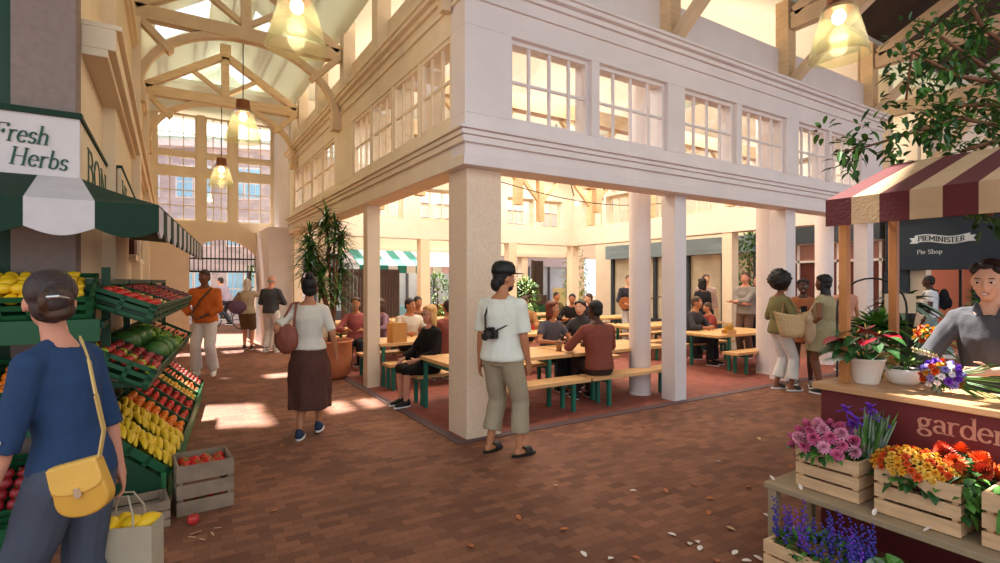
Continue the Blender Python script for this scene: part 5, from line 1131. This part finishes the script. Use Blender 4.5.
person('person in a peach top half hidden behind the stall post', at(845, 9.4), hdg(.2, 1), 1.66, True, 'tan', ('long', 'dkbrown'), dict(m=cloth('peach_top', '#c58b74'), sleeve=.4), dict(m=cloth('pale_trousers', '#cfc8c2')), 'grey', face=False)
# ---- backpack man
p = at(930, 10.7)
P = person('man in a white tee and pale jeans walking past the pie shop with a backpack', p, hdg(-.75, .55), 1.72, False, 'dark', ('short', 'black'), dict(m=cloth('white_tee', '#dfe0e2'), sleeve=.6, e=.028), dict(m=cloth('pale_jeans', '#8f9f9c'), e=.02), 'white', LH=(-.25, .1, .85), RH=(.24, .02, .86), LF=(-.09, .36, .1), RF=(.09, -.34, .13), face=False)
c = P['w'](V((0, -.22, 1.24))); t = thing('backpack', 'black backpack worn by the man in the white tee', 'backpack', c, P['rz'])
b = MB(); b.ell((0, 0, 0), (.15, .09, .22), n=16, m=12); b.ell((0, -.07, -.07), (.11, .06, .11), n=14, m=10); b.b(-.13, .13, -.05, .07, -.18, .1); bake(b, 'pack', cloth('black_nylon', '#16181d'), t, .012, 4)
b = MB()
for s_ in (-1, 1): b.tube([(s_*.09, .08, .17), (s_*.12, .22, .21), (s_*.12, .34, .1), (s_*.13, .2, -.12)], .016, 6)
b.build('strap', BLACK, t)
# ---- florist
pF = at(993, 3.25); rzF = hdg(-.75, -.66)
def LW(u, v, d):
    p = at(u, d)-pF; q = Matrix.Rotation(-rzF, 3, 'Z') @ p; return (q.x, q.y, 1.6-(v-281.5)/526*d)
P = person('smiling florist in a charcoal shirt leaning over the flower stall counter', pF, rzF, 1.74, True, 'light', ('ponytail', 'dkbrown'), dict(m=cloth('charcoal_shirt', '#4b494c'), sleeve=1.15, e=.028, hem=-.05, wr=.012), dict(m=JN), 'black', lean=9, hy=-8, hp=8, RH=LW(952, 338, 3.42), LH=LW(990, 372, 3.0), lp=(-.5, -.5, -1), rp=(.4, -.4, -1), vox=.0085, smile=True)
# ================================================================ PLANTS AND FLOWERS
def leafq(mb, p, d, up, L, w, mi=0, bend=.25, seg=3):
    """a folded, drooping leaf blade"""
    p = V(p); d = V(d).normalized(); s = d.cross(V(up)); s = s.normalized() if s.length > 1e-4 else V((1, 0, 0)); n = s.cross(d).normalized()
    vs = []; 
    for i in range(seg+1):
        f = i/seg; wd = w*math.sin(PI*min(.97, .12+f*.85))**.8*.5; c = p+d*L*f-V((0, 0, 1))*bend*L*f*f
        vs += [c-s*wd+n*wd*.35, c, c+s*wd+n*wd*.35]
    fs = []
    for i in range(seg):
        a = i*3; fs += [(a, a+1, a+4, a+3), (a+1, a+2, a+5, a+4)]
    mb.add(vs, fs, mi)
def rdir(rr, zl=-1, zh=1): a = rr.random()*2*PI; z = rr.uniform(zl, zh); q = math.sqrt(max(0, 1-z*z)); return V((q*math.cos(a), q*math.sin(a), z))
def bush(mb, c, r, n, L, w, rr, mats=1, zl=-.4):
    c = V(c); r = V(r) if not isinstance(r, (int, float)) else V((r, r, r))
    for i in range(n):
        d = rdir(rr, zl, 1); f = rr.uniform(.35, 1)**.5; p = c+V((d.x*r.x, d.y*r.y, d.z*r.z))*f
        leafq(mb, p, (d+rdir(rr)*.7), (0, 0, 1), L*rr.uniform(.7, 1.2), w*rr.uniform(.7, 1.2), rr.randrange(mats), .25)
def pot(t, prof, m, soil_z, r, nm='pot'):
    b = MB(); b.lathe(prof, n=28, cap1=False); o = b.build(nm, m, t, smooth=True); sd = o.modifiers.new('s', 'SOLIDIFY'); sd.thickness = .012; sd.offset = -1
    b = MB(); b.lathe([(.001, soil_z-.01), (r, soil_z-.01), (r, soil_z), (.001, soil_z)], n=20); b.build('soil', SOIL, t)
# potted tree in the aisle
rr = random.Random(21)
t = thing('potted_tree', 'tall narrow leafed tree in a large terracotta pot in the left aisle', 'potted tree', (*at(331, 8.75).xy, 0))
pot(t, [(.22, 0), (.30, .06), (.335, .3), (.34, .58), (.36, .6), (.36, .63)], TERRA, .58, .33)
b = MB()
heads = [(-.08, 0, 2.75), (-.32, .1, 2.45), (.14, -.1, 2.4), (-.38, -.05, 2.05), (0, .12, 2.1), (.2, .1, 1.95), (-.2, -.15, 1.75), (.12, .05, 1.6), (-.3, .1, 2.2), (.05, -.1, 2.6)]
for h in heads: b.tube([(rr.uniform(-.05, .05), rr.uniform(-.05, .05), .55), (h[0]*.2+.03, h[1]*.3, 1.1), (h[0]*.6, h[1]*.7, h[2]-.45), h], [.03, .025, .018, .01], 7)
b.build('trunk', BARK, t, smooth=True)
b = MB()
for h in heads:
    for i in range(120): d = rdir(rr, -.35, 1); leafq(b, V(h)-V((0, 0, rr.uniform(0, .4))), d, (0, 0, 1), rr.uniform(.22, .4), .028, rr.randrange(2), rr.uniform(.2, .6), 4)
b.build('foliage', [LEAF, LEAFD], t)
# background planting
def bgplant(label, x, y, w, h, ms, z0=0, potm=None, n=420, name='potted_shrub', L=.14):
    t = thing(name, label, 'plant', (x, y, z0)); ph = .35 if potm else 0
    if potm: pot(t, [(w*.3, 0), (w*.38, ph)], potm, ph-.03, w*.33)
    b = MB(); b.tube([(0, 0, ph*.8), (.02, 0, ph+(h-ph)*.4), (0, .02, ph+(h-ph)*.8)], [.03, .025, .01], 6); b.build('stem', BARK, t)
    b = MB(); bush(b, (0, 0, ph+(h-ph)*.55), (w/2, w/2, (h-ph)*.5), n, L, L*.4, rr, len(ms), -1); b.build('foliage', ms, t)
bgplant('leafy green shrub behind the brown screens at the back left', 6.9, 14.6, 1.0, 1.8, [LEAF, LEAFL], 0, BROWNP)
bgplant('leafy green shrub between the stall posts behind the table rows', 7.9, 14.4, .9, 1.5, [LEAF, LEAFD], 0, BROWNP)
bgplant('bright green shrub right of the capped man at the back', 9.95, 14.3, .9, 1.7, [LEAF, LEAFL], 0, BROWNP)
bgplant('yellow green tree with drooping leaves at the back of the pavilion', 12.2, 14.4, .9, 2.75, [LEAFL, mat('leaf_yellow', '#b9b04a', .5, .3, 14)], 0, TERRA, 520, 'potted_tree')
bgplant('dark green climbing shrub between the right hand columns', 13.5, 8.6, .9, 3.0, [LEAFD, LEAF], 0, BROWNP, 700, 'potted_tree', .16)
bgplant('dark shrub beside the far iron gate', 2.3, 18.5, .7, 2.2, [LEAF, LEAFD], 0, BROWNP)
bgplant('dark leafed plant by the pie shop door', 13.9, 3.75, .6, 1.7, [LEAFD, LEAF], 0, BLACK)
# ================================================================ FLOWER STALL
t = thing('flower_stall', 'maroon flower stall counter with timber top and posts lettered on its front', 'stall', (0, 0, 0))
b = MB(); b.b(3.57, 3.60, -.9, 1.78, .0, .91); b.b(3.60, 4.0, 1.75, 1.78, 0, .91); b.build('front_panel', MAROON, t)
b = MB(); b.b(3.53, 4.05, -.9, 1.82, .91, .95); b.build('countertop', mat('counter_wood', '#c9986a', .4, .15, 3, .1, stretch=(6, .6, 6)), t, bevel=.005)
PW = mat('stall_post_wood', '#b5773f', .5, .15, 5, .1)
for x, y, z0 in ((3.66, 1.68, .95), (4.36, 1.68, 0)): b = MB(); b.b(x-.025, x+.025, y-.025, y+.025, z0, 2.12 if x < 4 else 2.36); b.build('post', PW, t, bevel=.003)
LT = mat('lettering_peach', '#c98f76', .6)
lettering('lettering', 'garden', (3.57, 1.262, .768), (0, -1, 0), (0, 0, 1), .152, LT, t, .095, .045, adv=.92)
t = thing('striped_canopy', 'deep red and tan striped canopy over the flower stall', 'canopy', (0, 0, 0))
b = MB(); n = 17; sw = .148; y0 = 1.715
for i in range(n):
    ya = y0-i*sw; yb = ya-sw; b.prism([(3.5, ya, 2.10), (3.5, yb, 2.10), (4.45, yb, 2.44), (4.45, ya, 2.44)], (0, 0, .012), i % 2); b.b(3.494, 3.506, yb, ya, 1.945, 2.11, i % 2)
    b.prism([(4.45, ya, 2.44), (4.45, yb, 2.44), (5.3, yb, 2.12), (5.3, ya, 2.12)], (0, 0, .012), i % 2)
fixn(b.build('canopy_fabric', [REDAWN, TANAWN], t))
b = MB(); b.b(3.51, 3.55, -.75, 1.70, 2.05, 2.09); b.b(4.42, 4.46, -.75, 1.70, 2.38, 2.42); b.bar((3.53, 1.68, 2.07), (4.44, 1.68, 2.40), .03, .03); b.build('frame', PW, t)
# plants on the counter
rr = random.Random(8)
t = thing('anthurium', 'red anthurium with broad dark leaves in a white pot on the stall counter', 'potted plant', (3.76, 1.60, .95))
pot(t, [(.062, 0), (.07, .01), (.10, .15), (.108, .155), (.108, .165)], POTW, .14, .095)
b = MB()
for i in range(46):
    d = rdir(rr, .05, .9); p = V((d.x*.04, d.y*.04, .15)); q = p+V((d.x*.12, d.y*.12, .03+d.z*.18)); b.tube([p, q], .003, 4); leafq(b, q, (d.x, d.y, .15), (0, 0, 1), rr.uniform(.09, .14), .075, 0, .5, 4)
for i in range(10): d = V((-.9, .35*rr.uniform(-1, 1)+.4, .25)); leafq(b, V((-.06, .03, .16)), d, (0, 0, 1), rr.uniform(.16, .24), .035, 1, .3, 4)
b.build('leaves', [LEAFD, mat('leaf_cream', '#cfd8b4', .5, .15, 20)], t)
RS = mat('anthurium_red', '#a3152a', .3, .1, 8)
for x, y, z, a in ((-.13, .05, .27, 2.6), (-.06, -.03, .28, 3.4), (.03, -.05, .30, 4.4), (.06, .03, .34, .5), (.0, .06, .31, 5.2)):
    b = MB(); b.tube([(0, 0, .14), (x*.6, y*.6, z*.7), (x, y, z)], .003, 5); leafq(b, (x, y, z), (math.cos(a), math.sin(a), .25), (0, 0, 1), .16, .13, 1, .35, 5); b.tube([(x, y, z+.005), (x+.02*math.cos(a), y+.02*math.sin(a), z+.035)], .004, 6, 2); b.build('bloom', [LEAF, RS, mat('spadix', '#d9b45a', .6)], t, smooth=True)
t = thing('orchid_bowl', 'low white bowl with a small pale orchid and succulents on the counter', 'potted plant', (3.945, 1.47, .95))
pot(t, [(.06, 0), (.085, .02), (.10, .07), (.10, .10)], POTW, .09, .09)
b = MB(); bush(b, (0, 0, .11), (.07, .07, .05), 50, .05, .025, rr, 2, 0); b.tube([(.02, -.02, .09), (.03, -.03, .2), (.07, -.09, .23), (.10, -.13, .2)], .003, 5); b.build('leaves', [LEAF, LEAFL], t)
for i in range(7):
    b = MB(); c = V((.04+.012*i, -.04-.016*i, .22-.006*i)); 
    for j in range(5): leafq(b, c, (math.cos(j*1.257), math.sin(j*1.257)*.5, math.sin(j*1.257)), (1, 0, 0), .022, .016, 0, .1, 2)
    b.build('flower', mat('orchid_cream', '#d9c09a', .5), t)
# tall plants behind the counter
t = thing('fern', 'bushy bright green fern on a tall plant stand behind the counter', 'potted plant', (*at(876, 4.3).xy, 0))
b = MB(); b.lathe([(.13, 1.0), (.16, 1.0), (.16, 1.03), (.13, 1.03)], n=20)
for i in range(3): a = i*2.094; b.bar((.14*math.cos(a), .14*math.sin(a), 1.0), (.2*math.cos(a), .2*math.sin(a), 0), .02, .02)
b.build('stand', mat('stand_wood', '#c9a15c', .5), t)
b = MB(); b.lathe([(.08, 1.03), (.12, 1.18), (.125, 1.19), (.1, 1.19)], n=20); b.build('pot', POTW, t, smooth=True)
b = MB()
for i in range(130): d = rdir(rr, -.1, 1); leafq(b, (d.x*.02, d.y*.02, 1.22), d, (0, 0, 1), rr.uniform(.2, .3), .05, rr.randrange(2), .35, 5)
b.build('fronds', [LEAF, mat('leaf_fresh', '#5f9a34', .5, .3, 14)], t)
t = thing('plant_hoop_stand', 'thin black metal hoop stand behind the fern', 'stand', (*at(872, 4.9).xy, 0))
b = MB(); pts = [V((.28*math.cos(PI*j/14), -.17*math.cos(PI*j/14), 1.35+.28*math.sin(PI*j/14))) for j in range(15)]; b.tube([V((.28, -.17, 0))]+pts+[V((-.28, .17, 0))], .009, 6); b.build('hoop', BLACK, t)
t = thing('menu_board', 'beige notice board clipped to a black stand behind the counter', 'board', at(900, 6.0), hdg(-.3, -1))
b = MB(); b.b(-.15, .15, -.012, .012, 1.24, 1.46); b.build('panel', mat('board_beige', '#cdb798', .7), t)
b = MB(); b.tube([(0, -.03, 0), (0, -.03, 1.62)], .012, 6); b.tube([(-.22, -.03, 1.35), (.22, -.03, 1.35)], .009, 6); b.build('stand', BLACK, t)
t = thing('leafy_plant', 'dark arching plant on a black pedestal beside the notice board', 'potted plant', (*at(903, 6.6).xy, 0))
b = MB(); b.b(-.2, .2, -.2, .2, 0, 1.0); b.b(-.22, .22, -.22, .22, .98, 1.03); b.build('pedestal', BLACK, t)
b = MB(); b.lathe([(.1, 1.03), (.15, 1.3), (.13, 1.3)], n=20); b.build('pot', BLACK, t, smooth=True)
b = MB()
for i in range(60): d = rdir(rr, .0, 1); leafq(b, (0, 0, 1.3), d, (0, 0, 1), rr.uniform(.3, .5), .09, rr.randrange(2), .5, 5)
b.build('leaves', [LEAFD, LEAFS], t)
# flower heads
def bloom(mb, c, d, r, layers, n, mi=0, w=.5, cone=.2):
    x, y, z = frame(d)
    for l_ in range(layers):
        f = l_/max(1, layers-1); el = .15+1.15*f; L = r*(1-.4*f)
        for i in range(n-int(2*f*n/6)):
            a = 2*PI*(i+.5*(l_ % 2))/(n-int(2*f*n/6)); q = x*math.cos(a)*math.cos(el)+y*math.sin(a)*math.cos(el)+z*math.sin(el); leafq(mb, V(c)+z*r*.12*l_, q, z, L, r*w, mi, 0.05, 2)
PINK = mat('petal_pink', '#e0709a', .5, .25, 30); PINKL = mat('petal_pale_pink', '#eda6bf', .5, .2, 30); VIO = mat('petal_violet', '#6a2fae', .5, .2, 30); YEL = mat('petal_yellow', '#e3a32c', .5, .2, 30); ORG = mat('petal_orange', '#d9581f', .5, .25, 30); BLU = mat('petal_indigo', '#3b3390', .5, .25, 30); WHP = mat('petal_white', '#e6e2ea', .5, .1, 30); LIL = mat('petal_lilac', '#9d8cd0', .5, .2, 30)
def flowercrate(name, label, cx, cy, z, L, W_, H, rz=0, notch=False):
    return wcrate('planter_crate', label, (cx, cy, z), R(-90)+rz, L, W_, H, CRATEW, 3, notch)
flowercrate('', 'pale slatted crate of pink flowers, leftmost on the bench', 3.30, 1.555, .385, .34, .26, .225)
flowercrate('', 'pale slatted crate of yellow and orange flowers in the middle of the bench', 3.31, 1.125, .385, .36, .31, .245, notch=True)
flowercrate('', 'pale slatted crate cut by the right edge of the picture on the bench', 3.31, .70, .385, .34, .31, .25)
flowercrate('', 'low slatted crate of indigo flowers on the floor before the bench', 2.88, 1.43, 0, .46, .30, .2, notch=True)
flowercrate('', 'slatted crate of broad sage leaves on the floor at the bottom edge', 2.90, .92, 0, .46, .30, .2)
def plant(name, label, loc, foliage, blooms, cat='flowering plant', group=None):
    t = thing(name, label, cat, loc, 0, group); b = MB(); foliage(b); b.build('foliage', [LEAF, LEAFD, LEAFS], t)
    for m, fn, nm in blooms: b = MB(); fn(b); b.build(nm, m, t)
    return t
def domeflow(c, R_, n, r, layers, np_, m, seed, zl=.15, w=.5):
    q = random.Random(seed); out = []; k = 0
    for i in range(n):
        ga = i*2.39996; z = 1-(1-zl)*(i+.5)/n; s = math.sqrt(1-z*z); d = V((s*math.cos(ga), s*math.sin(ga), z)); p = V(c)+V((d.x*R_[0], d.y*R_[1], d.z*R_[2]))
        out.append((m if not isinstance(m, list) else m[i % len(m)], (lambda b, p=p, d=d, s_=q.uniform(.85, 1.15): (bloom(b, p, d, r*s_, layers, np_, 0, w), b.tube([V(c)*.6, p], .003, 4, 0))), 'flower'))
    return out
plant('chrysanthemum', 'dome of pink chrysanthemums in the leftmost bench crate', (3.28, 1.60, .60), lambda b: (bush(b, (0, 0, .0), (.17, .17, .13), 260, .06, .03, rr, 2, -.1)), domeflow((0, 0, .0), (.16, .18, .15), 36, .042, 6, 11, [PINK, PINKL, PINK], 1))
plant('iris', 'upright purple irises with blade leaves in the leftmost bench crate', (3.36, 1.43, .60), lambda b: [leafq(b, (rr.uniform(-.06, .06), rr.uniform(-.06, .04), 0), (rr.uniform(-.25, .25), rr.uniform(-.35, .1), 1), (1, 0, .1), rr.uniform(.16, .3), .014, rr.randrange(3), .05, 4) for i in range(110)],
      [(VIO, (lambda b, p=V(p): ([leafq(b, p, (math.cos(j*1.05), math.sin(j*1.05), 1.2 if j % 2 else -.1), (0, 0, 1), .055, .03, 0, .2, 3) for j in range(6)], b.tube([(p.x*.4, p.y*.4, 0), p], .003, 5))), 'flower') for p in ((-.08, .07, .26), (-.04, .03, .20), (.02, -.02, .23), (.06, -.06, .20), (-.02, .06, .17), (.05, .0, .27))])
plant('marigold', 'mass of small golden flowers in the middle bench crate', (3.28, 1.17, .60), lambda b: bush(b, (0, 0, -.03), (.15, .17, .07), 190, .07, .045, rr, 2, -.1), domeflow((0, 0, .02), (.16, .18, .10), 92, .024, 3, 6, [YEL, mat('petal_gold', '#e9b94a', .5, .2, 30), ORG], 3, .0, .9))
plant('chrysanthemum', 'rust orange chrysanthemums at the back of the middle bench crate', (3.40, 1.03, .60), lambda b: bush(b, (0, 0, 0), (.13, .13, .1), 120, .07, .04, rr, 2, -.1), domeflow((0, 0, .03), (.12, .13, .09), 12, .052, 6, 13, [ORG, mat('petal_rust', '#b23a20', .5, .2, 30)], 5))
plant('ivy', 'trailing green leaves spilling over the right side of the middle crate', (3.28, .945, .62), lambda b: [leafq(b, (rr.uniform(-.12, .1), rr.uniform(-.03, .02), rr.uniform(-.13, .05)), rdir(rr, -1, .3), (0, 0, 1), .06, .04, rr.randrange(2), .2, 3) for i in range(80)], [], 'plant')
plant('broad_leaf_plant', 'broad dark green leaves in the crate at the right edge', (3.30, .72, .6), lambda b: [leafq(b, (0, 0, 0), rdir(rr, .1, .8), (0, 0, 1), rr.uniform(.16, .26), .11, rr.randrange(3), .6, 5) for i in range(40)], [], 'plant')
SALV = []
sr = random.Random(9)
for i in range(46):
    p = V((sr.uniform(-.13, .13), sr.uniform(-.22, .22), 0)); h_ = sr.uniform(.10, .2); dx = sr.uniform(-.02, .02)
    SALV.append((BLU if i % 4 else VIO, (lambda b, p=p, h_=h_, dx=dx: [b.ell(p+V((dx*j/9+.007*math.cos(j*2.4), .007*math.sin(j*2.4), .04+h_*j/9)), (.010-.0005*j), n=6, m=4) for j in range(10)]), 'flower_spike'))
plant('salvia', 'indigo flower spikes massed in the low floor crate', (2.88, 1.43, .18), lambda b: bush(b, (0, 0, 0), (.15, .23, .09), 300, .05, .028, rr, 2, -.1), SALV)
plant('sage', 'broad pale sage leaves in the floor crate at the bottom edge', (2.90, .98, .19), lambda b: [leafq(b, (rr.uniform(-.1, .1), rr.uniform(-.16, .2), 0), rdir(rr, .1, .9), (0, 0, 1), rr.uniform(.12, .18), .085, 2 if rr.random() < .7 else 0, .3, 5) for i in range(60)], [], 'plant')
t = thing('display_bench', 'low weathered timber bench carrying the flower crates', 'bench', (0, 0, 0))
b = MB(); b.b(3.06, 3.53, -.4, 1.86, .35, .384); b.build('seat', BENCHW, t, bevel=.004)
for x, y in ((3.09, 1.81), (3.49, 1.81), (3.09, .1), (3.49, .1)): b = MB(); b.b(x-.025, x+.025, y-.025, y+.025, 0, .349); b.build('leg', BENCHW, t)
# bouquets
def bouquet(label, M, parts_, R_, stem, group=None):
    t = thing('bouquet', label, 'bouquet', M=M); b = MB(); bush(b, (0, 0, 0), R_*.55, 120, .05, .02, rr, 2, -1)
    for i in range(26): d = V(stem)+rdir(rr)*.18; b.tube([d*0, d], .0025, 4)
    b.build('stems', [LEAF, LEAFS], t); q = random.Random(4)
    for i, (m, r) in enumerate(parts_):
        ga = i*2.39996; z = 1-1.5*(i+.5)/len(parts_); s = math.sqrt(max(0, 1-z*z)); d = V((s*math.cos(ga), s*math.sin(ga), z)); b = MB(); bloom(b, d*R_, d, r, 4, 9, 0, .55); b.build('flower', m, t)
    return t
mixl = [(m, r) for m, r in [(ORG, .026), (VIO, .03), (WHP, .02), (LIL, .024), (YEL, .022), (LIL, .03), (VIO, .028), (WHP, .022), (ORG, .028)]*5]
pb = at(958, 2.93); bouquet('round bouquet of purple, orange and white flowers lying on the counter', Matrix.Translation((3.78, 1.22, 1.05)), mixl, .085, (.12, -.33, -.02))
bouquet('small bunch of orange flowers held out by the florist', Matrix.Translation((*at(926, 3.45).xy, 1.245)), [(YEL, .024), (ORG, .026)]*9, .055, (.1, -.06, -.08))
# overhanging tree at the upper right
rr = random.Random(31)
def pz(u, v, d): p = at(u, d); return V((p.x, p.y, 1.6-(v-281.5)/526*d))
t = thing('tree', 'leafy branches of a tree overhanging from the upper right corner', 'tree', (5.6, .5, 0))
o0 = V((5.6, .5, 0)); tips = []
b = MB(); b.tube([(0, 0, 0), (.05, .02, 1.6), (0, .05, 2.6), (.02, 0, 3.9)], [.1, .085, .07, .045], 10)
branches = [[(1130, 60, 4.6), (1040, 110, 4.3), (975, 60, 4.1), (930, 30, 4.0)], [(1130, 90, 4.6), (1030, 90, 4.2), (955, 75, 4.0), (912, 52, 4.0), (906, 100, 4.0)], [(1120, 100, 4.6), (1020, 130, 4.2), (960, 118, 4.0), (905, 135, 4.0), (862, 148, 4.1), (836, 152, 4.1)], [(1110, 120, 4.6), (1010, 105, 4.3), (950, 105, 4.1), (935, 140, 4.1)], [(1120, 60, 4.6), (1030, 60, 4.2), (985, 30, 4.0), (970, 5, 4.0)], [(1100, 100, 4.5), (1000, 140, 4.1), (965, 150, 4.0)], [(1110, 130, 4.6), (1010, 160, 4.0), (990, 215, 3.6)]]
for br in branches:
    pts = [pz(*q)-o0 for q in br]; b.tube([V((0, .05, 2.7))]+pts, [.035, .028]+[.018-.003*i for i in range(len(pts)-1)], 6)
    for i in range(1, len(pts)):
        for k in range(4): tips.append(pts[i-1].lerp(pts[i], (k+1)/4)+rdir(rr)*.07)
b.build('trunk', BARK, t, smooth=True)
b = MB(); 
for p in tips:
    if rr.random() < .16: continue
    for k in range(3): q = p+rdir(rr)*rr.uniform(.03, .18); bush(b, q, .075, 9, .08, .04, rr, 2, -1)
b.build('foliage', [LEAF, LEAFD], t)
# ================================================================ SMALL THINGS
t = thing('paper_bag', 'tall kraft paper bag standing on the second row table', 'bag', (*at(397, 8.17).xy, TZ), R(12))
b = MB(); b.b(-.13, .13, -.08, .08, 0, .30); b.build('bag_body', KRAFT, t)
b = MB()
for y in (-.075, .075): b.tube([(-.07, y, .29), (-.05, y, .38), (.05, y, .38), (.07, y, .29)], .006, 6)
b.build('handle', KRAFT, t)
def cup(label, u, v, m, r=.036, h=.11, group=None):
    d = (1.6-TZ)*526/(v-281.5); p = at(u, d); t = thing('cup', label, 'cup', (p.x, p.y, TZ), 0, group); b = MB(); b.lathe([(r*.75, 0), (r, h)], n=16); b.build('cup_body', m, t, smooth=True); b = MB(); b.lathe([(r*1.06, h), (r*1.06, h+.008), (r*.9, h+.012)], n=16); b.build('lid', mat('lid', '#5a3a28', .5), t)
cup('brown paper cup on the front table beside the auburn woman', 559, 351, mat('cup_brown', '#a06a42', .6), .045, .12)
REDC = mat('cup_red', '#b5352c', .5)
for i, (u, v) in enumerate(((527, 331), (533, 330), (541, 331))): cup('small red cup on the second row table behind the capped man', u, v, REDC, group='red cups on the second row table')
cup('white cup on the front row right table near the seated coat wearer', 705, 327, POTW)
t = thing('bottle_caddy', 'wooden caddy of yellow sauce bottles on the right block table', 'caddy', (*at(729, 9.4).xy, TZ))
b = MB(); b.b(-.13, .13, -.06, .06, 0, .02); b.b(-.13, .13, -.06, -.05, .02, .08); b.b(-.13, .13, .05, .06, .02, .08); b.build('tray', TOPW, t)
for x in (-.09, -.03, .03, .09): b = MB(); b.lathe([(.025, .02), (.027, .12), (.012, .16), (.01, .2), (.004, .21)], (x, 0, 0), n=12); b.build('bottle', mat('mustard_bottle', '#cf9a2a', .35), t, smooth=True)
# petals and fallen leaves
PET = mat('fallen_petal_white', '#e3d3c4', .6); LFO = mat('fallen_leaf_orange', '#b86a3a', .7, .2, 20); LFT = mat('fallen_leaf_tan', '#c9a078', .7, .2, 20)
pr_ = random.Random(3)
def litter(kind, u, v, m, L, w, label, group, d=None, z=.002):
    d = (1.6-z)*526/(v-281.5); p = at(u, d); b = MB(); a = pr_.random()*6.28; leafq(b, (0, 0, .004), (math.cos(a), math.sin(a), .1), (0, 0, 1), L, w, 0, -.08, 4); v_ = b.v
    b.v = v_+[(x, y, z_-.002) for x, y, z_ in v_]; b.f = b.f+[tuple(reversed([i+len(v_) for i in f])) for f in b.f]; b.m = b.m*2
    o = b.build(kind, m, None); o.location = (p.x, p.y, z); tag(o, label, kind.split('_')[-1], group)
for u, v in ((586, 557), (613, 558), (676, 536), (690, 543), (697, 541), (699, 551), (733, 555), (742, 561), (762, 561), (770, 518), (776, 520), (721, 462), (630, 491), (628, 566)): litter('fallen_petal', u, v, PET, .05, .032, 'small pale petal lying on the brick paving in the foreground', 'pale petals on the brick floor')
for u, v in ((556, 485), (667, 493), (693, 484), (706, 499), (750, 487), (642, 427), (600, 412), (708, 515), (632, 557), (717, 560), (735, 531), (790, 468), (643, 403), (735, 420), (820, 415), (560, 530), (470, 545), (270, 512), (258, 395), (277, 362), (240, 398), (300, 388), (345, 390), (280, 447), (760, 440), (520, 520)): litter('fallen_leaf', u, v, LFO if (u+v) % 3 else LFT, .055, .035, 'dry orange leaf lying on the brick paving', 'dry leaves on the brick floor')
for u, v in ((190, 535), (196, 538), (202, 531), (214, 536), (222, 528), (206, 541)): litter('fallen_petal', u, v, LFT, .05, .012, 'thin wood shaving on the floor by the weathered crate', 'wood shavings by the crate')
for i, (x, y) in enumerate(((3.12, 1.83), (3.11, 1.66), (3.09, 1.28), (3.10, 1.07))):
    b = MB(); leafq(b, (0, 0, .003), (.4, 1-i*.5, .5), (0, 0, 1), .04, .024, 0, .0, 3); o = b.build('fallen_petal', PET); o.location = (x, y, .385); tag(o, 'white petal resting on the flower display bench', 'petal', 'petals on the display bench')
k = P['k']; cN_ = P['sp'](.55)[0]; b = MB()
for s_ in (-1, 1): b.prism([cN_+V((s_*.015, .085, -.10)), cN_+V((s_*.075, .075, -.045)), cN_+V((s_*.07, .02, .0)), cN_+V((s_*.05, .045, -.0))], V((s_*.004, .008, .004)))
fixn(b.build('collar', cloth('charcoal_shirt', '#4b494c'), P['t']))

# ================================================================ CAMERA, LIGHT, WORLD
cam = bpy.data.cameras.new('camera'); co = bpy.data.objects.new('camera', cam); C.objects.link(co)
co.location = (0, 0, 1.6); co.rotation_euler = (R(90), 0, -PH); cam.sensor_width = 36; cam.lens = 526/1000*36; cam.clip_end = 300; cam.clip_start = .05
bpy.context.scene.camera = co
w = bpy.data.worlds.new('world'); bpy.context.scene.world = w; w.use_nodes = True
bg = w.node_tree.nodes['Background']; bg.inputs[0].default_value = (.86, .93, 1, 1); bg.inputs[1].default_value = 1.2
l = bpy.data.lights.new('sun', 'SUN'); l.energy = 19; l.angle = R(1.6); l.color = (1, .96, .9)
so = bpy.data.objects.new('sun', l); C.objects.link(so); so.rotation_euler = (-SUN).to_track_quat('-Z', 'Y').to_euler()
def area(name, loc, sx, sy, e, col, rot=(0, 0, 0)):
    l = bpy.data.lights.new(name, 'AREA'); l.shape = 'RECTANGLE'; l.size = sx; l.size_y = sy; l.energy = e; l.color = col
    o = bpy.data.objects.new(name, l); C.objects.link(o); o.location = loc; o.rotation_euler = rot; return o
WARM = (1, .92, .82)
# added area lights for the pavilion glow, no fixtures modelled
for x in (4.6, 9.2):
    for y in (7.0, 11.2): area('pavilion_fill', (x, y, 4.9), 2.4, 2.4, 120, WARM); area('pavilion_up_fill', (x, y, 5.0), 2.4, 2.4, 35, WARM, (PI, 0, 0))
area('rear_hall_fill', (9.5, 16.2, 5.8), 9, 1.5, 320, (1, .95, .88)); area('right_hall_fill', (13.2, 8.5, 5.7), 1.2, 6, 170, (1, .93, .84))  # added area lights brightening the outer halls, no fixtures behind them
vs = bpy.context.scene.view_settings; vs.view_transform = 'Standard'; vs.look = 'None'; vs.exposure = 0.35; vs.gamma = 1; vs.use_curve_mapping = False
